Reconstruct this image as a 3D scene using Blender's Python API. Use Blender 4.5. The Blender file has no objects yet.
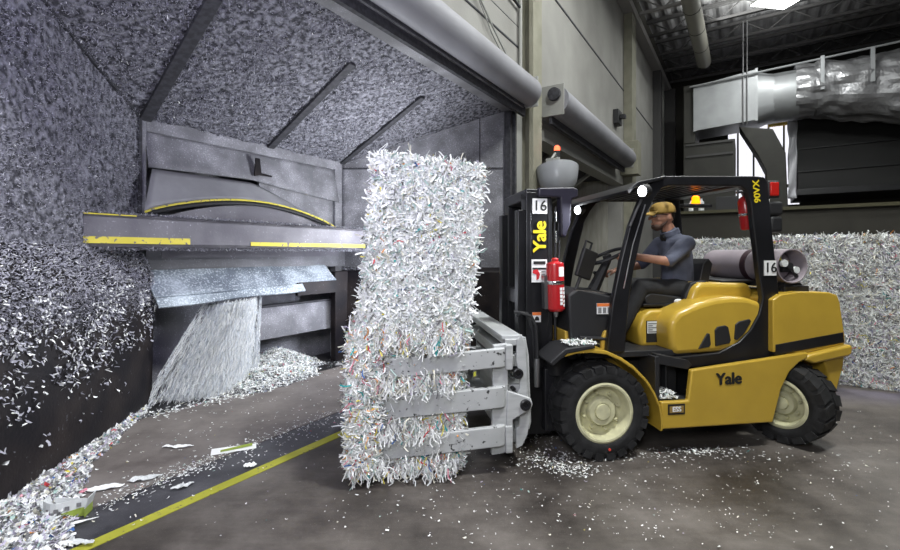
import bpy, math, random
import numpy as np
from mathutils import Vector, Matrix, noise
R = math.radians
rnd = random.Random(5)
C = bpy.context.scene.collection
PI = math.pi

# ------------------------------------------------------------------ frames
# TR: the truck (x to its rear, y across away from the camera, z up); WL: the long wall (x along it, y into the bay)
TR = Matrix.Translation((1.19, 3.57, 0)) @ Matrix.Rotation(R(8.3), 4, 'Z')
WL = Matrix.Translation((0.098, 5.90, 0)) @ Matrix.Rotation(R(90 - 33.25), 4, 'Z')
ID = Matrix.Identity(4)
LWALL = WL @ Matrix(((-.695, .719, 0, -2.79), (-.719, -.695, 0, 2.30), (0, 0, 1, 0), (0, 0, 0, 1)))   # x toward camera along left bay wall, y into bay
RWALL = WL @ Matrix(((.5283, .8490, 0, .14), (-.8490, .5283, 0, 2.30), (0, 0, 1, 0), (0, 0, 0, 1)))  # x from back corner to jamb; y into the bay is negative d
F, H, HY = 450., 1.65, 253.

# ------------------------------------------------------------------ materials
MATS = {}
def nodes_of(m):
    m.use_nodes = True
    return m.node_tree.nodes, m.node_tree.links, m.node_tree.nodes['Principled BSDF']

def mat(name, col, rough=.5, metal=0., var=0., vscale=8., bump=0., bscale=60., coat=0., col2=None, lo=.4, hi=.62, spec=.5, detail=6., stretch=None, emit=None, estr=0., bdist=.01):
    m = bpy.data.materials.new(name)
    n, l, b = nodes_of(m)
    b.inputs['Base Color'].default_value = (*col, 1)
    b.inputs['Roughness'].default_value = rough
    b.inputs['Metallic'].default_value = metal
    b.inputs['Specular IOR Level'].default_value = spec
    if coat:
        b.inputs['Coat Weight'].default_value = coat; b.inputs['Coat Roughness'].default_value = .12
    tc = n.new('ShaderNodeTexCoord'); src = tc.outputs['Object']
    if stretch:
        mp = n.new('ShaderNodeMapping'); mp.inputs['Scale'].default_value = stretch
        l.new(src, mp.inputs['Vector']); src = mp.outputs['Vector']
    if var or col2:
        t = n.new('ShaderNodeTexNoise'); t.inputs['Scale'].default_value = vscale; t.inputs['Detail'].default_value = detail
        l.new(src, t.inputs['Vector'])
        r = n.new('ShaderNodeValToRGB'); r.color_ramp.elements[0].position = lo; r.color_ramp.elements[1].position = hi
        c2 = col2 if col2 else tuple(min(1, c * (1 + var)) for c in col)
        c1 = col if col2 else tuple(c * (1 - var) for c in col)
        r.color_ramp.elements[0].color = (*c1, 1); r.color_ramp.elements[1].color = (*c2, 1)
        l.new(t.outputs['Fac'], r.inputs['Fac']); l.new(r.outputs['Color'], b.inputs['Base Color'])
    if bump:
        t2 = n.new('ShaderNodeTexNoise'); t2.inputs['Scale'].default_value = bscale; t2.inputs['Detail'].default_value = 5
        l.new(src, t2.inputs['Vector'])
        bp = n.new('ShaderNodeBump'); bp.inputs['Strength'].default_value = bump; bp.inputs['Distance'].default_value = bdist
        l.new(t2.outputs['Fac'], bp.inputs['Height']); l.new(bp.outputs['Normal'], b.inputs['Normal'])
    if emit:
        b.inputs['Emission Color'].default_value = (*emit, 1); b.inputs['Emission Strength'].default_value = estr
    MATS[name] = m
    return m

def flecks(name, base, spot, scale=90., lo=.60, hi=.66, rough=.8, big=None, bigscale=3., bump=.4):
    """dusty paint: base colour with pale paper flecks, plus slow blotches"""
    m = bpy.data.materials.new(name); n, l, b = nodes_of(m)
    b.inputs['Roughness'].default_value = rough
    tc = n.new('ShaderNodeTexCoord')
    t = n.new('ShaderNodeTexNoise'); t.inputs['Scale'].default_value = scale; t.inputs['Detail'].default_value = 3
    t3 = n.new('ShaderNodeTexNoise'); t3.inputs['Scale'].default_value = bigscale; t3.inputs['Detail'].default_value = 6
    l.new(tc.outputs['Object'], t.inputs['Vector']); l.new(tc.outputs['Object'], t3.inputs['Vector'])
    r0 = n.new('ShaderNodeValToRGB'); r0.color_ramp.elements[0].position = .38; r0.color_ramp.elements[1].position = .66
    r0.color_ramp.elements[0].color = (*base, 1); r0.color_ramp.elements[1].color = (*(big or tuple(c * 1.6 for c in base)), 1)
    l.new(t3.outputs['Fac'], r0.inputs['Fac'])
    ad = n.new('ShaderNodeMath'); ad.operation = 'MULTIPLY_ADD'; ad.inputs[1].default_value = .35; ad.inputs[2].default_value = -.17
    l.new(t3.outputs['Fac'], ad.inputs[0])
    a2 = n.new('ShaderNodeMath'); a2.operation = 'ADD'; l.new(ad.outputs[0], a2.inputs[0]); l.new(t.outputs['Fac'], a2.inputs[1])
    r = n.new('ShaderNodeValToRGB'); r.color_ramp.elements[0].position = lo; r.color_ramp.elements[1].position = hi
    l.new(a2.outputs[0], r.inputs['Fac'])
    mx = n.new('ShaderNodeMix'); mx.data_type = 'RGBA'
    l.new(r.outputs['Color'], mx.inputs['Factor']); l.new(r0.outputs['Color'], mx.inputs['A']); mx.inputs['B'].default_value = (*spot, 1)
    l.new(mx.outputs['Result'], b.inputs['Base Color'])
    bp = n.new('ShaderNodeBump'); bp.inputs['Strength'].default_value = bump; bp.inputs['Distance'].default_value = .01
    l.new(t.outputs['Fac'], bp.inputs['Height']); l.new(bp.outputs['Normal'], b.inputs['Normal'])
    MATS[name] = m
    return m

YEL = mat('yellow_paint', (.50, .325, .040), .34, coat=.35, var=.05, vscale=3)
YELD = mat('yellow_chassis', (.45, .29, .04), .45, var=.1, vscale=6)
BLK = mat('black_paint', (.010, .010, .012), .38, var=.25, vscale=5, bump=.05, bscale=40)
BLKM = mat('black_plastic', (.016, .016, .018), .55, bump=.12, bscale=220)
RUB = mat('tyre_rubber', (.011, .011, .012), .72, var=.4, vscale=14, bump=.15, bscale=90)
CREAM = mat('cream_rim_paint', (.58, .56, .36), .45, var=.12, vscale=10)
STEEL = mat('bare_steel', (.35, .35, .36), .3, metal=.9)
CHROME = mat('chrome', (.7, .7, .72), .15, metal=1)
CLAMP = mat('grey_clamp_paint', (.36, .37, .37), .5, col2=(.47, .48, .48), vscale=4, lo=.3, hi=.6, stretch=(1, 1, 6), bump=.06, bscale=30)
CLAMPW = flecks('worn_clamp_paint', (.42, .43, .43), (.03, .03, .03), 26, .64, .70, .5, big=(.48, .49, .49), bigscale=5, bump=.05)
RED = mat('red_enamel', (.42, .012, .016), .3, coat=.4)
WHITE = mat('white_label', (.82, .82, .82), .5)
INK = mat('black_ink', (.012, .012, .012), .6)
YINK = mat('yellow_ink', (.80, .62, .02), .5)
ORANGE = mat('orange_label', (.8, .2, .05), .5)
GREENL = mat('green_label', (.28, .36, .06), .6)
TANK = mat('tank_grey', (.27, .235, .26), .42, var=.08, vscale=5, bump=.03)
RUST = mat('strap_dark', (.03, .012, .018), .6)
GLASSY = mat('red_lens', (.40, .012, .010), .15, emit=(1, .05, .02), estr=.06)
AMBER = mat('amber_lens', (.8, .22, .01), .2, emit=(1, .20, .0), estr=3.5)
REDLED = mat('red_beacon', (.9, .1, .05), .3, emit=(1, .10, .04), estr=4)
LAMPW = mat('work_light_lens', (1, 1, 1), .2, emit=(.92, .95, 1), estr=14)
BAYLAMP = mat('bay_lamp_lens', (1, 1, 1), .3, emit=(.97, 1, .97), estr=9)
SKIN = mat('skin', (.44, .22, .145), .5, var=.08, vscale=20)
HAIR = mat('dark_hair', (.016, .011, .009), .7, bump=.4, bscale=160)
BEARD = mat('beard_stubble', (.085, .048, .035), .8, bump=.4, bscale=160)
SHIRT = mat('grey_blue_shirt', (.105, .115, .16), .85, var=.15, vscale=9, bump=.25, bscale=18, bdist=.02)
TROUS = mat('charcoal_trousers', (.017, .017, .019), .85, var=.2, vscale=9, bump=.25, bscale=15, bdist=.02)
CAPM = mat('tan_cap', (.38, .24, .055), .8, bump=.2, bscale=200)
BOOT = mat('boot_leather', (.014, .012, .011), .6)
GLASS = mat('spectacle_lens', (.75, .8, .85), .05, metal=.2)
# paper
PW = mat('paper_white', (.87, .88, .87), .75)
PW2 = mat('paper_pale_grey', (.66, .68, .68), .75)
PW3 = mat('paper_cream', (.70, .68, .58), .75)
PG = mat('paper_mint', (.42, .56, .52), .75)
PB = mat('paper_blue', (.05, .13, .36), .75)
PT = mat('paper_teal', (.02, .33, .33), .75)
PY = mat('paper_yellow', (.70, .60, .10), .75)
PR = mat('paper_red', (.60, .05, .06), .75)
PP = mat('paper_pink', (.72, .25, .33), .75)
PO = mat('paper_orange', (.72, .30, .07), .75)
PN = mat('paper_print_grey', (.20, .20, .205), .75)
PL = mat('paper_lilac', (.48, .44, .56), .75)
PAPERS = [PW, PW2, PW3, PG, PB, PT, PY, PR, PP, PO, PN, PL]
CORE = mat('bale_core', (.34, .35, .35), .9, col2=(.72, .73, .72), vscale=28, lo=.42, hi=.6, bump=1., bscale=50, bdist=.03)
COREP = mat('pile_core', (.05, .05, .055), .9, col2=(.42, .43, .44), vscale=45, lo=.45, hi=.6, bump=1., bscale=60, bdist=.03)
LINT1 = mat('lint_pale', (.40, .40, .45), .9)
LINT2 = mat('lint_mid', (.25, .25, .29), .9)
LINT3 = mat('lint_dark', (.14, .14, .165), .9)
LINTS = [LINT1, LINT2, LINT3, PW]
FLUFF = mat('lint_covered_steel', (.045, .045, .055), .95, col2=(.26, .26, .30), vscale=20, lo=.40, hi=.60, bump=1., bscale=22, bdist=.05, detail=8)
FLUFFR = flecks('dusty_steel', (.15, .15, .165), (.46, .46, .50), 75, .60, .72, .85, big=(.27, .27, .295), bump=.5)
DUSTP = flecks('dusty_plate', (.13, .13, .14), (.40, .40, .43), 60, .62, .75, .7, big=(.24, .24, .26), bigscale=2, bump=.2)
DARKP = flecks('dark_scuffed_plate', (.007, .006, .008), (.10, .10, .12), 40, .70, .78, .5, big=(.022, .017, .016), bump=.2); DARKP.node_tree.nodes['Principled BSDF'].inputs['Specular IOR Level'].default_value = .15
RIB = mat('dark_rib_steel', (.035, .035, .042), .8, var=.3, vscale=20)
BEAMM = flecks('beam_steel', (.12, .115, .135), (.42, .42, .46), 45, .66, .76, .7, big=(.19, .185, .205), bigscale=2.5, bump=.25)
SHEET = mat('bent_sheet_metal', (.30, .30, .315), .5, var=.15, vscale=2, bump=.1, bscale=30)
TROUGH = flecks('trough_steel', (.17, .20, .24), (.60, .66, .72), 50, .52, .62, .6, big=(.42, .48, .54), bigscale=3, bump=.3)
YLINE = flecks('worn_yellow_line', (.33, .33, .03), (.12, .115, .08), 30, .64, .72, .7, big=(.42, .41, .045), bump=.1)
YBEAM = flecks('chipped_yellow_paint', (.62, .53, .06), (.17, .16, .15), 24, .60, .66, .7, big=(.70, .60, .09), bump=.1)
WALLM = mat('grey_block_wall', (.24, .235, .22), .85, col2=(.33, .325, .305), vscale=.9, lo=.3, hi=.7, bump=.25, bscale=40)
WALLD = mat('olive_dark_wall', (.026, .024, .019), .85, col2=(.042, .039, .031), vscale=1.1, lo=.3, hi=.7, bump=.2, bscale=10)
COLM = mat('olive_column', (.20, .195, .145), .7, col2=(.28, .27, .21), vscale=3, lo=.3, hi=.7)
PIPEM = mat('grey_conduit', (.30, .30, .28), .5)
SHUT = mat('roller_housing', (.19, .19, .21), .6, col2=(.26, .26, .285), vscale=1.3, lo=.3, hi=.7, bump=.12, bscale=6)
ROOFM = mat('roof_deck', (.26, .255, .26), .6, var=.15, vscale=2)
JOIST = mat('joist_steel', (.30, .29, .28), .7)
JOISTD = mat('joist_dark', (.06, .058, .058), .7)
DUCTM = mat('galvanised_duct', (.30, .31, .32), .45, metal=.3, col2=(.37, .38, .39), vscale=2, lo=.3, hi=.7)
FOIL = mat('foil_wrap', (.30, .30, .31), .35, metal=.5, bump=.35, bscale=5, bdist=.1)
DARKC = mat('dark_cladding', (.007, .007, .007), .6, var=.35, vscale=2, bump=.2, bscale=12, stretch=(1, .25, 1))
OLIVE = mat('olive_duct_paint', (.026, .025, .020), .6, var=.15, vscale=2)
BEIGE = mat('beige_panel', (.27, .26, .225), .8, col2=(.37, .36, .32), vscale=4, lo=.3, hi=.7, stretch=(3, 3, .4), bump=.1)
WINM = mat('lit_translucent_sheet', (.6, .6, .65), .5, emit=(.93, .93, 1), estr=.95)

def floor_mat(name, base, light, dark, rough0, rough1, scale=1.1):
    m = bpy.data.materials.new(name); n, l, b = nodes_of(m)
    tc = n.new('ShaderNodeTexCoord')
    def nz(s, d, stretch=None):
        t = n.new('ShaderNodeTexNoise'); t.inputs['Scale'].default_value = s; t.inputs['Detail'].default_value = d; t.inputs['Roughness'].default_value = .68
        if stretch:
            mp = n.new('ShaderNodeMapping'); mp.inputs['Scale'].default_value = stretch; mp.inputs['Rotation'].default_value = (0, 0, R(-20))
            l.new(tc.outputs['Object'], mp.inputs['Vector']); l.new(mp.outputs['Vector'], t.inputs['Vector'])
        else: l.new(tc.outputs['Object'], t.inputs['Vector'])
        return t
    t1 = nz(scale, 9); t2 = nz(150, 3); t3 = nz(3.0, 8, (1, 7, 1))
    r = n.new('ShaderNodeValToRGB'); e = r.color_ramp.elements
    e[0].position = .36; e[0].color = (*dark, 1); e[1].position = .66; e[1].color = (*light, 1)
    k = e.new(.5); k.color = (*base, 1)
    a = n.new('ShaderNodeMath'); a.operation = 'MULTIPLY_ADD'; a.inputs[1].default_value = .16
    l.new(t3.outputs['Fac'], a.inputs[0])
    a0 = n.new('ShaderNodeMath'); a0.operation = 'ADD'; a0.inputs[1].default_value = -.08
    l.new(t1.outputs['Fac'], a0.inputs[0]); l.new(a0.outputs[0], a.inputs[2]); l.new(a.outputs[0], r.inputs['Fac'])
    r2 = n.new('ShaderNodeValToRGB'); r2.color_ramp.elements[0].position = .63; r2.color_ramp.elements[1].position = .70
    l.new(t2.outputs['Fac'], r2.inputs['Fac'])
    mx = n.new('ShaderNodeMix'); mx.data_type = 'RGBA'
    mf = n.new('ShaderNodeMath'); mf.operation = 'MULTIPLY'; mf.inputs[1].default_value = .55; l.new(r2.outputs['Color'], mf.inputs[0])
    l.new(mf.outputs[0], mx.inputs['Factor']); l.new(r.outputs['Color'], mx.inputs['A']); mx.inputs['B'].default_value = (.3, .29, .28, 1)
    l.new(mx.outputs['Result'], b.inputs['Base Color'])
    mr = n.new('ShaderNodeMapRange'); mr.inputs['To Min'].default_value = rough0; mr.inputs['To Max'].default_value = rough1
    l.new(t1.outputs['Fac'], mr.inputs['Value']); l.new(mr.outputs['Result'], b.inputs['Roughness'])
    bp = n.new('ShaderNodeBump'); bp.inputs['Strength'].default_value = .15; bp.inputs['Distance'].default_value = .006
    l.new(t2.outputs['Fac'], bp.inputs['Height']); l.new(bp.outputs['Normal'], b.inputs['Normal'])
    return m
FLOOR = floor_mat('worn_concrete', (.082, .071, .063), (.150, .133, .120), (.034, .029, .026), .26, .60)
SLAB = floor_mat('brown_slab', (.165, .145, .134), (.22, .198, .185), (.105, .090, .084), .45, .75, 1.6)
ASPH = floor_mat('dark_threshold', (.060, .059, .068), (.095, .094, .105), (.036, .036, .042), .4, .7, 2.)
BELT = floor_mat('black_belt', (.014, .014, .016), (.03, .03, .034), (.008, .008, .009), .4, .6, 2.)

# ------------------------------------------------------------------ mesh builder
WM = {}
class MB:
    def __init__(s, M=None): s.v = []; s.f = []; s.m = []; s.M = M or ID; s.k = 0
    def add(s, vs, fs):
        o = len(s.v); s.v += [s.M @ Vector(v) for v in vs]; s.f += [tuple(i + o for i in f) for f in fs]; s.m += [s.k] * len(fs); return s
    def box(s, x0, x1, y0, y1, z0, z1):
        return s.add([(x0, y0, z0), (x1, y0, z0), (x1, y1, z0), (x0, y1, z0), (x0, y0, z1), (x1, y0, z1), (x1, y1, z1), (x0, y1, z1)],
                     [(3, 2, 1, 0), (4, 5, 6, 7), (0, 1, 5, 4), (1, 2, 6, 5), (2, 3, 7, 6), (3, 0, 4, 7)])
    def prism(s, poly, a0, a1, ax='y'):
        """polygon of (x,z) swept along y, of (y,z) along x, or of (x,y) along z"""
        if ax == 'y': P = lambda p, a: (p[0], a, p[1])
        elif ax == 'x': P = lambda p, a: (a, p[0], p[1])
        else: P = lambda p, a: (p[0], p[1], a)
        n = len(poly)
        vs = [P(p, a0) for p in poly] + [P(p, a1) for p in poly]
        return s.add(vs, [tuple(range(n)), tuple(range(2 * n - 1, n - 1, -1))] + [(i, i + n, (i + 1) % n + n, (i + 1) % n) for i in range(n)])
    def lathe(s, prof, seg=32, c=(0, 0, 0), ax='z', T=None, caps=True):
        vs = []; fs = []; n = len(prof)
        for i in range(seg):
            a = 2 * PI * i / seg; ca, sa = math.cos(a), math.sin(a)
            for r, h in prof:
                p = {'z': (r * ca, r * sa, h), 'y': (r * ca, h, r * sa), 'x': (h, r * ca, r * sa)}[ax]
                p = Vector(p)
                if T: p = T @ p
                vs.append(p + Vector(c))
        for i in range(seg):
            j = (i + 1) % seg
            for k in range(n - 1): fs.append((i * n + k, j * n + k, j * n + k + 1, i * n + k + 1))
        if caps:
            fs.append(tuple(i * n for i in range(seg))); fs.append(tuple(i * n + n - 1 for i in range(seg)))
        return s.add(vs, fs)
    def cyl(s, c, r, h0, h1, ax='z', seg=24): return s.lathe([(r, h0), (r, h1)], seg, c, ax)
    def tube(s, pts, r, seg=8):
        P = [Vector(p) for p in pts]; n = len(P); vs = []; fs = []
        rs = r if isinstance(r, (list, tuple)) else [r] * n
        up = None
        for i, p in enumerate(P):
            d = (P[min(i + 1, n - 1)] - P[max(i - 1, 0)]).normalized()
            if up is None: up = Vector((0, 0, 1)) if abs(d.z) < .9 else Vector((1, 0, 0))
            a = d.cross(up).normalized(); b = a.cross(d).normalized(); up = b
            for k in range(seg):
                t = 2 * PI * k / seg; vs.append(p + rs[i] * (a * math.cos(t) + b * math.sin(t)))
        for i in range(n - 1):
            for k in range(seg): fs.append((i * seg + k, i * seg + (k + 1) % seg, (i + 1) * seg + (k + 1) % seg, (i + 1) * seg + k))
        fs.append(tuple(range(seg))); fs.append(tuple(range((n - 1) * seg, n * seg)))
        return s.add(vs, fs)
    def bar(s, p, q, w, h):
        p = Vector(p); q = Vector(q); d = (q - p).normalized(); up = Vector((0, 0, 1)) if abs(d.z) < .95 else Vector((1, 0, 0))
        a = d.cross(up).normalized() * w / 2; b = a.cross(d).normalized() * h / 2
        vs = [p - a - b, p + a - b, p + a + b, p - a + b, q - a - b, q + a - b, q + a + b, q - a + b]
        return s.add(vs, [(0, 1, 2, 3), (7, 6, 5, 4), (0, 4, 5, 1), (1, 5, 6, 2), (2, 6, 7, 3), (3, 7, 4, 0)])
    def sphere(s, c, r, sx=1, sy=1, sz=1, seg=16, rg=10):
        vs = []; fs = []
        for j in range(rg + 1):
            ph = PI * j / rg
            for i in range(seg):
                a = 2 * PI * i / seg
                vs.append((c[0] + r * sx * math.sin(ph) * math.cos(a), c[1] + r * sy * math.sin(ph) * math.sin(a), c[2] + r * sz * math.cos(ph)))
        for j in range(rg):
            for i in range(seg): fs.append((j * seg + i, (j + 1) * seg + i, (j + 1) * seg + (i + 1) % seg, j * seg + (i + 1) % seg))
        return s.add(vs, fs)
    def limb(s, p, rp, q, rq):
        s.tube([p, q], [rp, rq], 14); s.sphere(p, rp); s.sphere(q, rq); return s
    def sheet(s, fn, nu, nv):
        vs = [fn(i / nu, j / nv) for i in range(nu + 1) for j in range(nv + 1)]
        return s.add(vs, [(i * (nv + 1) + j, (i + 1) * (nv + 1) + j, (i + 1) * (nv + 1) + j + 1, i * (nv + 1) + j + 1) for i in range(nu) for j in range(nv)])
    def build(s, name, mats, parent=None, bevel=0., smooth=None, solid=0., base=None):
        me = bpy.data.meshes.new(name)
        vs = s.v
        if parent is not None: W = WM[parent.name]
        else:
            if base is None:
                xs = [v.x for v in vs]; ys = [v.y for v in vs]; zs = [v.z for v in vs]
                base = ((min(xs) + max(xs)) / 2, (min(ys) + max(ys)) / 2, min(zs))
            W = Matrix.Translation(base)
        inv = W.inverted()
        me.from_pydata([inv @ v for v in vs], [], s.f)
        return finish(name, me, mats, parent, W, s.m, bevel, smooth, solid)

def finish(name, me, mats, parent, W, mi=None, bevel=0, smooth=None, solid=0.):
    import bmesh
    bm = bmesh.new(); bm.from_mesh(me)
    if len(bm.faces) < 60000: bmesh.ops.recalc_face_normals(bm, faces=bm.faces)
    bm.to_mesh(me); bm.free()
    if not isinstance(mats, (list, tuple)): mats = [mats]
    for m in mats: me.materials.append(m)
    if mi and len(mats) > 1: me.polygons.foreach_set('material_index', mi)
    o = bpy.data.objects.new(name, me); C.objects.link(o)
    if parent is not None: o.parent = parent; WM[o.name] = WM[parent.name]
    else: o.matrix_world = W; WM[o.name] = W
    if solid:
        md = o.modifiers.new('Solidify', 'SOLIDIFY'); md.thickness = solid; md.offset = 0
    if bevel:
        md = o.modifiers.new('Bevel', 'BEVEL'); md.width = bevel; md.segments = 3; md.limit_method = 'ANGLE'; md.angle_limit = R(35); md.use_clamp_overlap = True
    if smooth is None: smooth = bool(bevel)
    if smooth:
        me.polygons.foreach_set('use_smooth', [True] * len(me.polygons))
        try: me.set_sharp_from_angle(angle=R(40))
        except Exception: pass
    return o

def tag(o, label=None, cat=None, group=None, kind=None):
    if label: o['label'] = label
    if cat: o['category'] = cat
    if group: o['group'] = group
    if kind: o['kind'] = kind
    return o

def thing(name, label, cat, W, group=None):
    o = bpy.data.objects.new(name, None); C.objects.link(o); o.empty_display_size = .1
    o.matrix_world = W; WM[o.name] = W
    return tag(o, label, cat, group)

def struct(name, mb, m, label=None, cat=None, **k):
    o = mb.build(name, m, **k); o['kind'] = 'structure'
    if label: o['label'] = label
    if cat: o['category'] = cat
    return o

def text(name, body, M, size, m, parent, bold=0., shear=0., ext=.0015, space=1.):
    cu = bpy.data.curves.new(name, 'FONT'); cu.body = body; cu.size = size; cu.shear = shear; cu.extrude = ext
    cu.align_x = 'CENTER'; cu.align_y = 'CENTER'; cu.space_character = space
    o = bpy.data.objects.new(name, cu); C.objects.link(o)
    me = bpy.data.meshes.new_from_object(o.evaluated_get(bpy.context.evaluated_depsgraph_get()))
    bpy.data.objects.remove(o)
    W = WM[parent.name]
    if bold:
        import bmesh
        bm = bmesh.new()
        for dx, dy in ((-bold, 0), (bold, 0), (0, -bold * .6), (0, bold * .6)):
            t_ = me.copy(); t_.transform(Matrix.Translation((dx, dy, (dx + dy) * .02))); bm.from_mesh(t_); bpy.data.meshes.remove(t_)
        bm.to_mesh(me); bm.free()
    me.transform(W.inverted() @ M); me.materials.clear(); me.materials.append(m); me.name = name
    r = bpy.data.objects.new(name, me); C.objects.link(r); r.parent = parent; WM[r.name] = W
    return r
def face_near(M, x, y, z, rot=0.):
    """plane facing -y of frame M, text right = +x, turned by rot in its plane"""
    return M @ Matrix.Translation((x, y, z)) @ Matrix.Rotation(R(90), 4, 'X') @ Matrix.Rotation(rot, 4, 'Z')

# ------------------------------------------------------------------ paper strips (numpy)
def strips(name, P, N, D, L, Wd, curl, mi, mats, parent=None, M=None, S=3, twist=.5, seed=1, hang=0., wave=.56):
    g = np.random.default_rng(seed); n = len(P)
    nrm = lambda a: a / np.maximum(np.linalg.norm(a, axis=1, keepdims=True), 1e-6)
    N = nrm(N); D = nrm(D); B = nrm(np.cross(D, N))
    V = np.zeros((n, S + 1, 2, 3))
    wig = g.normal(0, 1, n); ph1 = g.uniform(0, 6.28, n); fq = g.uniform(.6, 1.5, n)
    for j in range(S + 1):
        t = j / S - .5
        c = P + D * (t * L)[:, None] + N * (curl * L * (t * t - .08) * 2)[:, None] + B * (wig * L * (wave * .5) * t * t + wave * .12 * L * np.sin(6.28 * fq * t + ph1))[:, None]
        if hang: c[:, 2] -= hang * L * (t + .5) ** 2
        ang = twist * g.normal(0, 1, n) * 0 + wig * twist * t * 3
        side = B * np.cos(ang)[:, None] + N * np.sin(ang)[:, None]
        V[:, j, 0] = c - side * (Wd / 2)[:, None]; V[:, j, 1] = c + side * (Wd / 2)[:, None]
    V = V.reshape(-1, 3)
    if M is not None:
        A = np.array(M); V = V @ A[:3, :3].T + A[:3, 3]
    if parent is not None: W = WM[parent.name]
    else:
        lo = V.min(0); hi = V.max(0); W = Matrix.Translation(((lo[0] + hi[0]) / 2, (lo[1] + hi[1]) / 2, lo[2]))
    A = np.array(W.inverted()); V = V @ A[:3, :3].T + A[:3, 3]
    base = (np.arange(n) * (S + 1) * 2)[:, None, None]
    j = np.arange(S)[None, :, None] * 2
    q = base + j + np.array([0, 1, 3, 2])[None, None, :]
    q = q.reshape(-1)
    me = bpy.data.meshes.new(name)
    me.vertices.add(len(V)); me.vertices.foreach_set('co', V.astype(np.float32).ravel())
    nf = n * S
    me.loops.add(nf * 4); me.loops.foreach_set('vertex_index', q.astype(np.int32))
    me.polygons.add(nf); me.polygons.foreach_set('loop_start', (np.arange(nf) * 4).astype(np.int32))
    try: me.polygons.foreach_set('loop_total', np.full(nf, 4, np.int32))
    except Exception: pass
    for m in mats: me.materials.append(m)
    me.polygons.foreach_set('material_index', np.repeat(mi, S).astype(np.int32))
    me.update(calc_edges=True)
    o = bpy.data.objects.new(name, me); C.objects.link(o)
    if parent is not None: o.parent = parent; WM[o.name] = W
    else: o.matrix_world = W; WM[o.name] = W
    return o

def pick(g, n, w): w = np.array(w, float); return g.choice(len(w), n, p=w / w.sum())
#         white pale cream mint blue teal yel red pink oran print lilac
W_WHITE = [66, 16, 6, 6, .25, .25, .4, .2, .15, .2, 3, .6]
W_MIXED = [50, 15, 9, 4, .7, 1.2, 2.2, .8, 2, 1.5, 6, 1.5]
W_FLOOR = [60, 20, 8, 2, .3, .2, .5, .2, .2, .2, 6, 2]
W_GREY = [30, 32, 9, 1.5, .7, .4, .9, .5, .5, .6, 16, 10]

def rough_box(mb, lx, ly, lz, amp, n=14, seed=0, fr=2.2):
    """subdivided box, base corner at (0,0,0), pushed in and out by noise"""
    def f(p, nr):
        q = Vector((p[0] + seed * 7.1, p[1], p[2])) * fr
        d = noise.noise(q) * amp + noise.noise(q * 3.1) * amp * .6
        # round the corners a little
        return tuple(p[i] + nr[i] * d for i in range(3))
    faces = [((0, 0, 0), (lx, 0, 0), (0, 0, lz), (0, -1, 0)), ((lx, ly, 0), (-lx, 0, 0), (0, 0, lz), (0, 1, 0)),
             ((0, ly, 0), (0, -ly, 0), (0, 0, lz), (-1, 0, 0)), ((lx, 0, 0), (0, ly, 0), (0, 0, lz), (1, 0, 0)),
             ((0, 0, lz), (lx, 0, 0), (0, ly, 0), (0, 0, 1)), ((0, ly, 0), (lx, 0, 0), (0, -ly, 0), (0, 0, -1))]
    for o, a, b, nr in faces:
        def fn(u, v):
            p = [o[i] + a[i] * u + b[i] * v for i in range(3)]
            e = [min(p[0], lx - p[0]), min(p[1], ly - p[1]), min(p[2], lz - p[2])]
            cen = (lx / 2, ly / 2, lz / 2)
            dirv = [(p[i] - cen[i]) / max(cen[i], .01) for i in range(3)]
            ln = math.sqrt(sum(x * x for x in dirv))
            return f(p, [x / ln for x in dirv])
        mb.sheet(fn, n, n)

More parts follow.
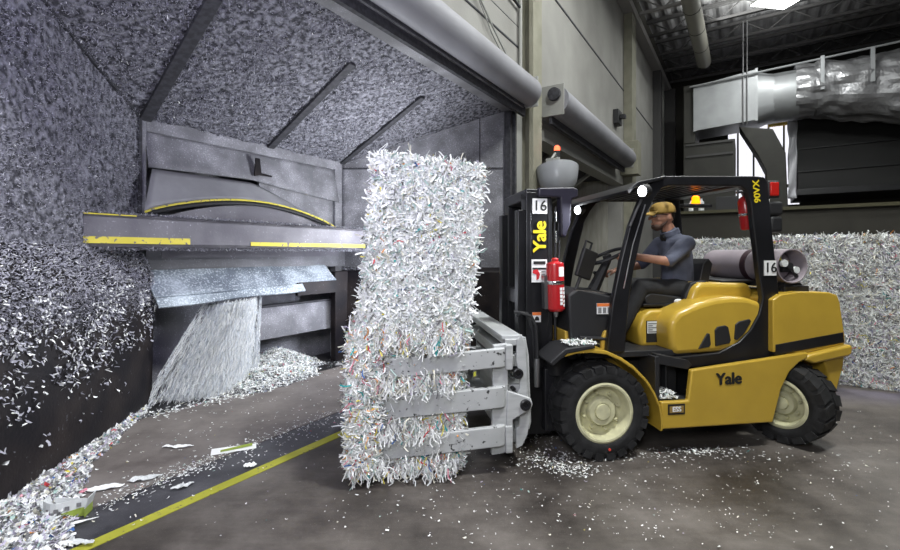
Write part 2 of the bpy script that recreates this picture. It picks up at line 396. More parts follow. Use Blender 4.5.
def bale(label, M, size, counts, weights, seed, group, long=(.06, .17), width=(.006, .011), vert=.35, sag=.0, bands=()):
    lx, ly, lz = size
    root = thing('shredded_paper_bale', label, 'bale', M @ Matrix.Translation((lx / 2, ly / 2, 0)), group)
    mb = MB(M); rough_box(mb, lx, ly, lz, .022, 16, seed)
    mb.build('bale_core', CORE, root, smooth=True)
    g = np.random.default_rng(seed)
    FC = {'f': ((0, 0, 0), (lx, 0, 0), (0, 0, lz), (0, -1, 0)), 'b': ((0, ly, 0), (lx, 0, 0), (0, 0, lz), (0, 1, 0)),
          'l': ((0, 0, 0), (0, ly, 0), (0, 0, lz), (-1, 0, 0)), 'r': ((lx, 0, 0), (0, ly, 0), (0, 0, lz), (1, 0, 0)),
          't': ((0, 0, lz), (lx, 0, 0), (0, ly, 0), (0, 0, 1)), 'd': ((0, 0, 0), (lx, 0, 0), (0, ly, 0), (0, 0, -1))}
    Ps, Ns, Ds = [], [], []
    for k, n in counts.items():
        o, a, b, nr = map(np.array, FC[k])
        uu = g.random(n); vv = g.random(n)
        # a share gathers on the edges to break the outline
        ed = g.random(n) < .09
        uu = np.where(ed & (g.random(n) < .5), np.round(uu), uu); vv = np.where(ed & (uu > 0) & (uu < 1), np.round(vv), vv)
        P = o + uu[:, None] * a + vv[:, None] * b + nr * g.uniform(-.012, .030, n)[:, None]
        la, lb = np.linalg.norm(a), np.linalg.norm(b)
        th = np.array([noise.noise(Vector((x * la * 5 + seed, y * lb * 7, 0))) * 7 for x, y in zip(uu, vv)]) + g.normal(0, .55, n)
        isv = g.random(n) < vert
        if k in 'fblr': th = np.where(isv, -PI / 2 + g.normal(0, .4, n), th)
        out = g.random(n) < .12
        D = np.cos(th)[:, None] * a / la + np.sin(th)[:, None] * b / lb + nr * np.where(out, g.normal(.3, .35, n), g.normal(.0, .10, n))[:, None]
        N = nr + g.normal(0, .28, (n, 3))
        P += nr * (np.array([noise.noise(Vector((x * la * 4, y * lb * 9, seed))) for x, y in zip(uu, vv)]) * .022)[:, None]
        Ps.append(P); Ns.append(N); Ds.append(D)
    P = np.vstack(Ps); N = np.vstack(Ns); D = np.vstack(Ds); n = len(P)
    L = g.uniform(*long, n) * np.where(g.random(n) < .10, 1.6, 1); Wd = g.uniform(*width, n)
    curl = g.normal(.15, .38, n)
    mi = pick(g, n, weights)
    o = strips('paper_shreds', P, N, D, L, Wd, curl, mi, PAPERS, root, M, 6, .45, seed, wave=1.1)
    o['kind'] = 'stuff'
    return root

# ================================================================== SETTING
def floor_poly(name, pts, z0, z1, m, M=WL):
    mb = MB(M); mb.prism(pts, z0, z1, 'z'); return struct(name, mb, m)
mb = MB(); mb.box(-22, 40, -6, 45, -.2, 0); struct('floor', mb, FLOOR, base=(0, 0, 0))
floor_poly('floor_slab', [(-8, .36), (1.54, .36), (.30, 2.0), (.16, 1.72), (-2.3, 1.82), (-8, 1.95)], -.05, .012, SLAB)
floor_poly('floor_threshold', [(-8, -.02), (1.54, -.02), (1.54, .36), (-8, .36)], -.05, .005, ASPH)
floor_poly('floor_belt', [(-8, 1.95), (-2.3, 1.82), (.16, 1.72), (.6, 2.9), (-8, 2.9)], -.05, .006, BELT)
mb = MB(WL); mb.prism([(-8, .04), (-8, -.08), (12, -.20), (12, -.08)], -.05, .004, 'z')
struct('floor_line', mb, YLINE)

# --- paper bay behind the roller opening
Z1 = 3.95; Z0 = 3.13; DF = .06; DB = 2.3; DW = .47
def hood(u, v):          # u along wall 0..1, v from back 0 to front 1
    d = DB + (DF - DB) * v
    a = -2.79 + (-4.96 + 2.79) * v; b = .14 + (1.54 - .14) * v
    t = a + (b - a) * u
    z = Z0 + (Z1 - Z0) * v + noise.noise(Vector((t * 3, d * 3, 0))) * .02 + noise.noise(Vector((t * 12, d * 12, 5))) * .014
    return (t, d, z)
mb = MB(WL); mb.sheet(hood, 150, 60)
o = struct('ceiling_hood', mb, FLUFF, 'sloping hood over the paper bay furred with grey lint', smooth=True, solid=.03)
def rib(b, f, w=.075):
    mb = MB(WL); p = Vector((b, DB - .01, Z0 - .02)); q = Vector((f, .50, Z0 + (Z1 - Z0) * 1.8 / 2.24 - .02)); mb.bar(p, q, w, .07); return mb
for i, (b, f, w) in enumerate([(-2.72, -2.95, .12), (-1.18, -1.40, .10), (.13, -.10, .085)]):
    struct('trim_%d' % (i + 1), rib(b, f, w), RIB, bevel=.008)

mb = MB(WL); mb.bar((-2.77, 2.28, Z0 - .02), (-4.94, .07, Z1 - .02), .025, .05); mb.bar((-2.775, 2.27, Z0), (-2.775, 2.27, 1.9), .03, .03); struct('trim_42', mb, RIB)
# left bay wall: lint above, ledge and dark skirting below
mb = MB(LWALL); mb.sheet(lambda u, v: (-.02 + 4.2 * u, noise.noise(Vector((u * 12, v * 9, 3))) * .025 + noise.noise(Vector((u * 55, v * 48, 6))) * .012, 1.2 + 3.6 * v), 130, 110)
struct('wall_left', mb, FLUFF, 'left bay wall furred with grey paper lint', smooth=True, solid=.02)
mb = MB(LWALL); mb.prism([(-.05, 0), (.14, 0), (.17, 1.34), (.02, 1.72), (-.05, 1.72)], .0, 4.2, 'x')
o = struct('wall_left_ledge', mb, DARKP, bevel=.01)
# back wall of the bay
mb = MB(WL)
mb.box(-3.05, -2.70, DB, DB + .12, 0, Z0 + .03); mb.box(.0, .35, DB, DB + .12, 0, Z0 + .03)
mb.box(-2.70, 0, DB, DB + .1, 2.98, Z0 + .05)
struct('wall_back_frame', mb, FLUFFR, bevel=.006)
mb = MB(WL)      # hinged upper flap, creased, hanging in front
def flap(u, v):
    t = -2.70 + 2.72 * u
    low = 2.58 + .06 * u - .34 * max(0, u - .45)
    z = 3.0 + (low - 3.0) * v
    return (t, DB + .05 - .10 * v - .02 * math.sin(u * 7) * v, z)
mb.sheet(flap, 24, 6)
struct('wall_back_panel', mb, FLUFFR, solid=.015, smooth=True)
mb = MB(WL); mb.box(-3.05, .6, 2.9, 3.0, 0, 3.2); struct('wall_back', mb, DUSTP)
mb = MB(WL); mb.box(-1.3, .02, 2.36, 2.40, 1.7, 2.75); struct('wall_back_filler', mb, FLUFFR)
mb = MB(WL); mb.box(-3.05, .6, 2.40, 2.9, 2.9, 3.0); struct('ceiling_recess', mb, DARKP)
# right bay wall
mb = MB(RWALL); mb.sheet(lambda u, v: (2.65 * u, .01 + noise.noise(Vector((u * 8, v * 8, 9))) * .008, 4.1 * v), 40, 50)
struct('wall_right', mb, FLUFFR, 'right bay wall of dusty grey steel sheet', smooth=True, solid=.02)
mb = MB(RWALL); mb.box(2.22, 2.235, -.015, .0, .9, 3.85); mb.box(0.02, 2.6, -.015, 0, 3.0, 3.02); struct('trim_4', mb, RIB)
mb = MB(WL); mb.box(1.56, 1.80, .0, DW + .02, 0, 4.0); struct('wall_right_jamb', mb, FLUFFR)
mb = MB(WL); mb.box(1.47, 1.54, -.06, .05, 0, 4.0); mb.box(1.60, 1.66, -.08, .0, 0, 4.1); struct('trim_5', mb, RIB, bevel=.005)
mb = MB(WL); mb.box(1.66, 1.92, -.06, .0, 0, 4.1); struct('trim_6', mb, PIPEM, bevel=.005)

# long wall with two roller openings
mb = MB(WL)
mb.box(-9, 1.80, 0, .05, 3.93, 9.1); mb.box(-9, 1.8, .05, DW, 4.1, 9.1)
mb.box(1.80, 2.9, 0, DW, 0, 9.1)
mb.box(2.9, 9.35, 0, DW, 3.85, 9.1)
mb.box(9.35, 19, 0, DW, 0, 9.1)
struct('wall_front', mb, WALLM)
mb = MB(WL)       # dark joint lines in the block wall
mb.box(2.4, 19, -.012, 0, 6.66, 6.70); mb.box(-9, 1.9, -.012, 0, 5.05, 5.075)
for z in (4.7, 5.4, 5.75, 6.1, 6.45): mb.box(-9, 1.9, -.004, 0, z, z + .012)
struct('trim_7', mb, RIB)
mb = MB(WL); mb.box(-9, 1.54, -.13, .07, 3.90, 3.99); struct('trim_8', mb, DUSTP, bevel=.01)
mb = MB(WL); mb.box(-9, 1.54, -.26, -.14, 3.93, 3.99); struct('trim_43', mb, FLUFFR, bevel=.005)
mb = MB(WL); mb.box(-9, 1.52, -.275, -.26, 3.93, 3.98); struct('trim_9', mb, RIB)
mb = MB(WL); mb.box(2.9, 9.35, -.05, .3, 3.72, 3.95); struct('trim_10', mb, PIPEM)
# second bay
mb = MB(WL); mb.box(2.6, 10, 2.2, 2.3, 0, 4.2); mb.box(9.3, 9.4, .4, 2.3, 0, 4); mb.box(2.6, 2.7, .4, 2.3, 0, 4); struct('wall_second_bay', mb, BEIGE)
mb = MB(WL); mb.box(2.6, 9.4, DW, 2.3, 3.9, 4.0); struct('ceiling_second_bay', mb, RIB)
for k, t in enumerate([2.95, 4.2, 5.5, 6.8, 8.1]):
    mb = MB(WL); mb.box(t, t + .10, 1.9, 2.2, 0, 3.9); struct('trim_%d' % (11 + k), mb, PIPEM if k % 2 else RIB)
for k in range(4):
    mb = MB(WL); mb.bar((3.2 + 1.5 * k, .5, 3.86), (3.9 + 1.5 * k, 2.2, 3.0), .08, .08); struct('trim_%d' % (16 + k), mb, PIPEM)
# columns on the long wall
for k, (t0, t1, d0, m) in enumerate([(1.96, 2.33, -.24, COLM), (9.65, 10.25, -.25, COLM), (14.9, 15.3, -.3, JOISTD), (16.4, 16.6, -.2, PIPEM), (17.6, 18.0, -.5, JOISTD)]):
    mb = MB(WL); mb.box(t0, t1, d0, -.16 if k == 0 else 0, 0, 9.1)
    if k == 0:
        mb.box(t0, t1, -.03, 0, 0, 9.1); mb.box(t0 + .15, t0 + .18, -.18, 0, 0, 9.1)
    struct('trim_%d' % (20 + k), mb, m, bevel=.006)
mb = MB(WL); mb.box(9.2, 9.7, -.5, 0, 4.0, 5.0); struct('trim_25', mb, COLM, bevel=.01)
mb = MB(WL); mb.box(-9, 19, -.30, 0, 9.06, 9.3); struct('trim_26', mb, JOIST)
# far end wall with lit opening above the bales
def wd(px, py, t):
    r = (px - F) / F; u = (math.sin(R(33.25)), math.cos(R(33.25))); v = (-u[1], u[0])
    x0 = .098 + t * u[0]; y0 = 5.9 + t * u[1]
    d = (r * y0 - x0) / (v[0] - r * v[1]); Y = y0 + d * v[1]
    return d, H - (py - HY) / F * Y
TF = 19.
dL, zT = wd(728, 116, TF); dR, _ = wd(800, 116, TF); _, zB = wd(760, 206, TF)
mb = MB(WL)
mb.box(TF, TF + .3, dL, .4, 0, 10); mb.box(TF, TF + .3, -30, dR, 0, 10)
mb.box(TF, TF + .3, dR, dL, 0, zB); mb.box(TF, TF + .3, dR, dL, zT, 10)
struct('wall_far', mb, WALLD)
win = MB(WL)
nn = 40
win.sheet(lambda a, b: (TF + 1.6 + .04 * math.sin(a * nn * PI), dR - .8 + (dL - dR + 1.6) * a, zB - .6 + (zT - zB + 1.2) * b), nn * 2, 1)
w1 = struct('window_1', win, WINM, 'lit white corrugated translucent sheet seen through the wall opening', solid=.02)
mb = MB(WL)
for f_ in (.18, .4, .62, .86): mb.box(TF + 1.4, TF + 1.46, dR + (dL - dR) * f_ - .04, dR + (dL - dR) * f_ + .04, zB - .6, zT + .5)
mb.box(TF + 1.4, TF + 1.46, dR - .5, dL + .5, zB + .9, zB + 1.05)
o = mb.build('window_frame', PIPEM, w1)
pa, pz = wd(768, 125, TF + 1.2); pb, _ = wd(791, 125, TF + 1.2)
mb = MB(WL); mb.cyl((TF + 1.2, 0, pz), .12, pb, pa, 'y', 16); tag(mb.build('yellow_pipe', YEL, smooth=True), 'short yellow pipe crossing the top of the lit wall opening', 'pipe')
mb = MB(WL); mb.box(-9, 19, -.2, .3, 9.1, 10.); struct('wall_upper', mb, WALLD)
# roof deck and joists
mb = MB(WL); nd = 220
def deck(a, b):
    k = int(round(a * nd)); return (-9 + 29 * b, .4 - 22 * a, 10.05 + (.05 if (k // 2) % 2 else 0))
mb.sheet(deck, nd, 1); struct('ceiling', mb, ROOFM)
tr = 27
for t in (3.4, 5.2, 7.0, 8.8, 10.6, 12.4, 14.2, 16.0, 17.6):
    mb = MB(WL); zt, zb = 9.95, 9.35
    mb.box(t - .07, t + .07, -21, .1, zt - .1, zt); mb.box(t - .06, t + .06, -21, -.3, zb, zb + .09)
    d = -.3; k = 0
    while d > -20:
        mb.bar((t, d, zb + .05 if k % 2 else zt - .05), (t, d - .7, zt - .05 if k % 2 else zb + .05), .035, .035); d -= .7; k += 1
    struct('trim_%d' % tr, mb, JOIST if t < 11 else JOISTD); tr += 1

# ------------------------------------------------------------------ lint and scraps clinging to the bay
g = np.random.default_rng(3)
def Wl3(M, a): A = np.array(M)[:3, :3]; return a @ A.T + np.array(M)[:3, 3]
def clump(a, b, f, g, k=1.5, base=.42):
    nz = np.array([noise.noise(Vector((x * f, y * f, 1.7))) + .5 * noise.noise(Vector((x * f * .25, y * f * .25, 8.))) for x, y in zip(a, b)])
    return g.random(len(a)) < np.clip(base + k * nz, .05, 1)
def lint(name, P, Nn, M, label, cat, long=(.012, .034), width=(.004, .009), weights=(40, 36, 22, 1), seed=2, flow=None, on=None):
    g = np.random.default_rng(seed); n = len(P)
    Nn = np.tile(np.array(Nn, float), (n, 1)) + g.normal(0, .35, (n, 3))
    D = g.normal(0, 1, (n, 3))
    if flow is not None: D = D * .6 + np.array(flow) * g.choice([-1, 1], (n, 1))
    o = strips(name, P, Nn, D, g.uniform(*long, n), g.uniform(*width, n), g.normal(0, .6, n), pick(g, n, weights), LINTS, bpy.data.objects[on], M, 2, .5, seed)
    return tag(o, None, None, kind='stuff')
n = 95000
v = g.random(n); u_ = g.random(n)
d = DB + (DF - DB) * v; ta = -2.79 - 2.17 * v; tb = .14 + 1.40 * v; t = ta + (tb - ta) * u_
z = Z0 + (Z1 - Z0) * v - .012 - g.uniform(0, .02, n)
keep = ~((v > .55) & (u_ > .87) & (g.random(n) < .9))          # bare patch by the right wall
for (b, f) in ((-2.72, -2.95), (-1.18, -1.39), (.13, -.10)):
    keep &= np.abs(t - (b + (f - b) * v * 2.24 / 1.8)) > .055
keep &= clump(t, d, 13, g, 1.5)
P = np.stack([t, d, z], 1)[keep]
lint('paper_lint', P, (0, -.2, -1), WL, 'curly grey paper lint hanging off the sloping hood of the bay', 'lint', on='ceiling_hood', seed=4)
n = 80000
p = g.uniform(-.0, 3.6, n); zz = 1.62 + g.uniform(0, 2.6, n); y = .015 + g.uniform(0, .03, n)
kk = clump(p, zz, 15, g, 1.3); p = p[kk]; y = y[kk]; zz = zz[kk]
lint('paper_lint', np.stack([p, y, zz], 1), (0, 1, .2), LWALL, 'grey paper lint matted over the left bay wall above the ledge', 'lint', on='wall_left', seed=5, weights=(26, 42, 32, .5), long=(.010, .026), width=(.003, .007))
n = 9000       # sloping ledge top
q = g.random(n); p = g.uniform(0, 4, n)
lint('paper_lint', np.stack([p, .03 + .15 * q, 1.71 - .36 * q + .012], 1), (0, .9, .4), LWALL, 'pale dust and lint settled on the sloping ledge of the left wall', 'lint', on='wall_left_ledge', seed=6, weights=(55, 35, 8, 4))
n = 16000      # scraps stuck to the dark skirting below it, thinning downward
zz = 1.36 * (1 - g.beta(1.0, 1.9, n)); p = g.uniform(0.0, 4, n)
dens = np.array([noise.noise(Vector((a * 3.1, b * 3.1, 0))) + .5 * noise.noise(Vector((a * 9, b * 9, 4))) for a, b in zip(p, zz)])
pr = np.clip(.32 + .75 * dens, .02, 1) * np.clip((zz - .12) / 1.0, .02, 1) ** 1.3 * np.where((p < .55), np.clip((zz - .55) * 1.6, 0, 1), 1)
k = g.random(n) < pr * .8; p = p[k]; zz = zz[k]; n = len(p)
lint('paper_scraps', np.stack([p, .145 + .025 * zz + g.uniform(.004, .016, n), zz], 1), (0, 1, 0), LWALL, 'white paper scraps stuck to the dark left wall below the ledge', 'scraps', on='wall_left_ledge',
     long=(.014, .048), width=(.006, .017), weights=(38, 22, 6, 26), seed=7, flow=(.5, 0, .9))
n = 9000       # finer dust just under the ledge
zz = 1.35 - np.abs(g.normal(0, .13, n)); p = g.uniform(0, 4, n)
lint('paper_lint', np.stack([p, .145 + .025 * zz + .006, zz], 1), (0, 1, 0), LWALL, 'pale dust streaked on the dark left wall right under the ledge edge', 'lint', on='wall_left_ledge', long=(.008, .02), width=(.003, .006), weights=(30, 45, 25, 1), seed=70)
n = 6000       # right wall dusting
p = g.uniform(0, 2.6, n); zz = 1.4 + 2.4 * g.random(n) ** 1.2; zz = np.minimum(zz, 3.08 + .3 * p)
lint('paper_lint', np.stack([p, np.full(n, -.006), zz], 1), (0, -1, 0), RWALL, 'thin paper dust clinging to the right bay wall beside the bale', 'lint', on='wall_right', long=(.008, .02), width=(.004, .008), seed=8)

# --- bay fittings
beam = thing('steel_cross_beam', 'heavy grey steel beam with chipped yellow band across the paper bay', 'beam', WL @ Matrix.Translation((-1.8, 1.55, 1.70)))
mb = MB(WL); mb.box(-3.50, .62, 1.55, 1.58, 1.70, 2.0); mb.box(-3.50, .62, 1.55, 1.80, 1.96, 2.0); mb.box(-3.50, .62, 1.55, 1.80, 1.70, 1.74)
mb.build('beam_channel', BEAMM, beam, bevel=.006)
mb = MB(WL); mb.box(-3.50, -2.62, 1.543, 1.55, 1.735, 1.795); mb.box(-1.95, .3, 1.543, 1.55, 1.73, 1.775); mb.box(-3.50, -3.1, 1.543, 1.55, 1.985, 1.997)
mb.build('warning_stripe', YBEAM, beam)
n = 2500
lint('paper_lint', np.stack([g.uniform(-3.5, .5, n), g.uniform(1.53, 1.8, n), 2.0 + g.uniform(0, .02, n)], 1), (0, 0, 1), WL, '', 'lint', on='beam_channel', seed=9, weights=(50, 40, 5, 5))
n = 1800
lint('paper_lint', np.stack([g.uniform(-3.5, .5, n), g.uniform(1.53, 1.58, n), 1.70 - g.uniform(0, .025, n)], 1), (0, -1, -1), WL, '', 'lint', on='beam_channel', seed=10, weights=(20, 40, 40, 2))
# bent sheet flap with the yellow edge
sf = thing('chute_flap', 'bowed grey sheet-metal flap with yellow and black edge above the beam', 'flap', WL @ Matrix.Translation((-1.5, 2.1, 2.0)))
def bow(u): return 2.07 + .26 * math.sin(PI * min(1, max(0, u))) ** .8 - .06 * u
mb = MB(WL)
def fl(u, v):
    t = -2.68 - .17 * v + (2.44 + .15 * v) * u
    zt = 2.56 if u < .48 else 2.56 - .50 * ((u - .48) / .52) ** 1.15
    zb = bow(u)
    return (t, 2.22 - .22 * v, zt + (zb - zt) * v if zt > zb else zb + .004 * (1 - v))
mb.sheet(fl, 40, 6); mb.build('flap_sheet', SHEET, sf, solid=.012, smooth=True)
mb = MB(WL); mb.tube([(-2.85 + 2.61 * i / 30, 1.985, bow(i / 30)) for i in range(31)], .012); mb.build('yellow_edge', YBEAM, sf)
mb = MB(WL); mb.tube([(-2.85 + 2.61 * i / 30, 2.0, bow(i / 30) - .035) for i in range(31)], .024); mb.build('black_edge', BLKM, sf)
mb = MB(WL); mb.sheet(lambda u, v: (-2.66 + 2.5 * u, 2.06, 1.6 + (bow(u) - .05 - 1.6) * v), 24, 3); struct('wall_back_upper', mb, BEAMM, solid=.01)
mb = MB(WL); mb.prism([(-1.46, 2.66), (-1.38, 2.68), (-1.20, 2.68), (-1.20, 2.70), (-1.36, 2.71), (-1.385, 2.90), (-1.44, 2.90)], DB - .08, DB - .06)
tag(mb.build('latch_plate', DARKP), 'small dark bent bracket on the dusty panel above the bowed flap', 'bracket')
# trough
trg = thing('discharge_trough', 'pale steel discharge trough with folded lip below the striped beam', 'trough', WL @ Matrix.Translation((-1.6, 2.0, 1.0)))
mb = MB(WL); mb.sheet(lambda u, v: (-2.75 + 2.5 * u, 2.25 - .25 * v - .03 * math.sin(u * 6), 1.46 - .0 * u - (.28 - .06 * u) * v), 16, 4); mb.build('trough_plate', TROUGH, trg, solid=.02)
mb = MB(WL); mb.sheet(lambda u, v: (-2.74 + 1.86 * u, 2.0 - .07 * v, 1.17 + .05 * u - .09 * v * (1 + .1 * math.sin(u * 9))), 16, 2); mb.build('trough_lip', TROUGH, trg, solid=.02)
mb = MB(WL); mb.box(-.95, -.24, 2.0, 2.05, 1.06, 1.24); mb.build('end_plate', DARKP, trg)
mb = MB(WL); mb.box(-2.72, .2, 2.26, 2.32, 1.44, 1.72); struct('wall_back_middle', mb, DUSTP)
mb = MB(WL); mb.box(-2.9, .2, 2.62, 2.7, 0, 1.2); mb.box(-1.45, .1, 2.18, 2.24, .5, .92); struct('wall_back_lower', mb, FLUFFR)
mb = MB(WL); mb.box(-1.45, .1, 2.17, 2.26, .92, .95); struct('trim_40', mb, RIB)
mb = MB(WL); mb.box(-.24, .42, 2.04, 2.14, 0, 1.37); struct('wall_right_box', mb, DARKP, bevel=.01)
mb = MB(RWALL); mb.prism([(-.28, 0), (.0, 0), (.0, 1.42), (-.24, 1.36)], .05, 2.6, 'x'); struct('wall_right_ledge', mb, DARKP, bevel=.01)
n = 1500
lint('paper_lint', np.stack([g.uniform(.05, 2.25, n), -.24 + g.uniform(0, .22, n), 1.385 + g.uniform(0, .03, n)], 1), (0, 0, 1), RWALL, '', 'lint', seed=11, on='wall_right_ledge')

# falling paper
mb = MB(WL)
def fall(u, v):
    tw = -2.08 + .52 * u; bw = -2.52 + .92 * u
    s = v ** 1.1
    return (tw + (bw - tw) * s, 2.02 - .20 * math.sin(u * PI) - .10 * s + .03 * math.sin(u * 23), 1.06 - 1.0 * v)
STRM = mat('falling_paper', (.52, .56, .61), .95, col2=(.70, .74, .78), vscale=5, lo=.35, hi=.65, stretch=(4, 4, .35), bump=.5, bscale=14, bdist=.03)
def fall(u, v):
    tw = -2.10 + .56 * u; bw = -2.56 + .94 * u
    s_ = v ** 1.0
    return (tw + (bw - tw) * s_ + .02 * noise.noise(Vector((u * 3, v * 7, 2))), 2.02 - .20 * math.sin(u * PI) ** .7 + .12 * s_ + .05 * noise.noise(Vector((u * 7, v * 1.5, 0))), 1.06 - 1.05 * v)
mb.M = WL @ Matrix.Translation((0, .09, 0)); mb.sheet(fall, 50, 30)
st = tag(mb.build('falling_shreds', STRM, smooth=True, solid=.03), 'stream of white shreds pouring off the trough lip onto the heap', 'paper stream', kind='stuff')
n = 13000
uu = np.clip(g.normal(.5, .33, n), -.18, 1.12); vv = g.random(n) ** .8
tw = -2.10 + .56 * uu; bw = -2.60 + .98 * uu
P = np.stack([tw + (bw - tw) * vv, 2.08 - .21 * np.sin(np.clip(uu, 0, 1) * PI) ** .7 + .12 * vv - g.uniform(-.04, .09, n) * (.4 + vv), 1.07 - 1.04 * vv], 1)
D = np.stack([(bw - tw) + g.normal(0, .10, n), g.normal(0, .08, n), -np.ones(n)], 1)
Nn = np.tile((0, -1., 0), (n, 1)) + g.normal(0, .3, (n, 3))
strips('shred_strands', P, Nn, D, g.uniform(.03, .11, n), g.uniform(.002, .006, n), g.normal(0, .15, n), pick(g, n, [2, 5, 4]), [PW, PW2, STRM], st, WL, 2, .2, 12, wave=.2)['kind'] = 'stuff'

def heap(name, label, M, fz, ulim, vlim, inside, nst, weights, seed, long=(.02, .06), width=(.007, .016), core=COREP, nu=50, nv=30, lift=.02):
    """heightfield core with a skin of scraps"""
    g = np.random.default_rng(seed)
    mb = MB(M); mb.sheet(lambda a, b: (ulim[0] + (ulim[1] - ulim[0]) * a, vlim[0] + (vlim[1] - vlim[0]) * b,
                                      fz(ulim[0] + (ulim[1] - ulim[0]) * a, vlim[0] + (vlim[1] - vlim[0]) * b)), nu, nv)
    o = mb.build(name, core, smooth=True); tag(o, label, 'paper heap', kind='stuff')
    P = []
    while len(P) < nst:
        a = g.uniform(*ulim); b = g.uniform(*vlim)
        if g.random() < inside(a, b): P.append((a, b, max(fz(a, b), .014) + g.uniform(.0, lift)))
    P = np.array(P); n = len(P)
    D = g.normal(0, 1, (n, 3)) * (1, 1, .45); N = np.tile((0, 0, 1.), (n, 1)) + g.normal(0, .5, (n, 3))
    strips('paper_scraps', P, N, D, g.uniform(*long, n), g.uniform(*width, n), g.normal(0, .35, n), pick(g, n, weights), PAPERS, o, M, 2, .4, seed)['kind'] = 'stuff'
    return o
def f1(t, d):
    e = ((t + 1.45) / .70) ** 2 + ((d - 1.98) / .42) ** 2; e2 = ((t + 1.0) / .6) ** 2 + ((d - 2.42) / .35) ** 2
    return -.035 + .20 * math.exp(-e * 1.5) + .30 * math.exp(-e2 * 1.5) + .03 * noise.noise(Vector((t * 6, d * 6, 0)))
heap('paper_heap', 'white heap of fresh shreds at the foot of the falling stream', WL, f1, (-2.5, -.3), (1.45, 2.58), lambda t, d: max(0, min(1, (f1(t, d) - .0) / .06)), 6500, W_WHITE, 21, long=(.02, .05))
def f2(p, q):        # along the left wall: x toward camera, y into the bay
    wdt = max(.03, .04 + .09 * p + .05 * noise.noise(Vector((p * 4, 2, 0))) + max(0, p - 1.5) * .30)
    h = .05 + .035 * p
    e = (q - .13) / wdt
    return -.025 + h * max(0, 1 - e * e) + .03 * noise.noise(Vector((p * 7, q * 7, 1))) * (1 if e < 1 else .2)
heap('paper_heap', 'drift of mixed paper scraps heaped along the foot of the left wall', LWALL, f2, (-.2, 2.75), (.12, 1.1), lambda p, q: max(0, min(1, (f2(p, q) + .012) / .04)), 7000, [24, 30, 6, 2, 1, .7, 1.3, .7, .6, .6, 20, 11], 22, long=(.02, .075), width=(.010, .026), nu=70, nv=36, lift=.022)

# scattered confetti on the floors
def scatter(label, M, blobs, seed, weights=W_FLOOR, long=(.006, .026), width=(.004, .010), z=.006):
    g = np.random.default_rng(seed); P = []
    for (cx, cy, sx, sy, n, rot) in blobs:
        a = g.normal(0, 1, (n, 2)) * (sx, sy) if sx < 50 else None
        c, s_ = math.cos(rot), math.sin(rot)
        P.append(np.stack([cx + a[:, 0] * c - a[:, 1] * s_, cy + a[:, 0] * s_ + a[:, 1] * c, z + g.uniform(0, .006, n)], 1))
    P = np.vstack(P); n = len(P)
    D = g.normal(0, 1, (n, 3)) * (1, 1, .1); N = np.tile((0, 0, 1.), (n, 1)) + g.normal(0, .2, (n, 3))
    o = strips('paper_scraps', P, N, D, g.uniform(*long, n), g.uniform(*width, n), np.abs(g.normal(0, .2, n)), pick(g, n, weights), PAPERS, None, M, 2, .2, seed)
    return tag(o, label, 'scraps', kind='stuff')
def gp(px, py):
    Y = F * H / (py - HY); return ((px - F) / F * Y, Y)
def blob(px, py, sx, sy, n, rot=0): x, y = gp(px, py); return (x, y, sx, sy, n, rot)
scatter('white confetti littering the concrete around and under the forklift', ID,
        [blob(548, 462, .16, .12, 260), blob(575, 470, .10, .06, 150), blob(530, 440, .16, .10, 120), blob(640, 455, .25, .08, 120), blob(700, 452, .14, .04, 130),
         blob(740, 455, .3, .08, 60), blob(820, 465, .5, .2, 40), blob(700, 500, 1.1, .35, 80), blob(480, 490, .8, .3, 50), blob(840, 425, .4, .5, 50), blob(560, 520, 1.0, .12, 40)], 31)
scatter('fine paper specks strewn across the open concrete in front of the forklift', ID, [blob(700, 480, 1.3, .5, 420), blob(600, 520, 1.1, .25, 220), blob(520, 455, .5, .2, 120)], 34, long=(.003, .010), width=(.003, .006), z=.003)
scatter('paper scraps strewn over the brown slab and dark threshold of the bay', WL,
        [(-2.6, .9, .9, .35, 200, 0), (-2.95, .40, .8, .07, 420, -.03), (-1.5, .3, .9, .12, 200, 0), (-.5, .3, .7, .12, 140, 0), (-2.2, .15, 1., .10, 140, 0), (-3.4, .34, .30, .05, 260, .08), (-1.0, 1.2, .7, .4, 110, 0), (.1, 1.9, .4, .18, 500, .2)], 32, z=.014)
scatter('chips of paper scattered along the black belt beside the falling stream', WL, [(-2.5, 1.85, .5, .08, 300, 0), (-1.9, 1.72, .3, .08, 200, 0)], 33, z=.014, long=(.01, .05), width=(.006, .02))

# single larger pieces of litter
def ground_frame(px, py, rot, z=0): x, y = gp(px, py); return Matrix.Translation((x, y, z)) @ Matrix.Rotation(rot, 4, 'Z')
G = ground_frame(67, 519, R(14), .05) @ Matrix.Scale(.66, 4)
bx = thing('crushed_carton', 'crushed white carton with olive green base in the scraps by the left wall', 'carton', Matrix.Translation(G.translation))
mb = MB(G)
mb.sheet(lambda u, v: (-.16 + .32 * u, -.05 - .05 * math.sin(u * 5), .02 + (.12 - .04 * u) * v), 8, 2); mb.sheet(lambda u, v: (.16 + .03 * v, -.04 + .14 * u, .02 + .10 * v), 3, 2)
mb.sheet(lambda u, v: (-.16 - .03 * v, -.05 + .15 * u, .02 + .10 * v), 3, 2); mb.sheet(lambda u, v: (-.15 + .31 * u, .10, .0 + .09 * v * (1 - .5 * u)), 3, 2); mb.build('carton_wall', PW2, bx, solid=.004)
mb = MB(G)
mb.sheet(lambda u, v: (-.15 + .31 * u, -.052 - .05 * math.sin(u * 5), -.06 + .08 * v), 8, 2); mb.sheet(lambda u, v: (.16, -.04 + .14 * u, -.06 + .08 * v), 3, 2); mb.build('carton_base', GREENL, bx, solid=.004)
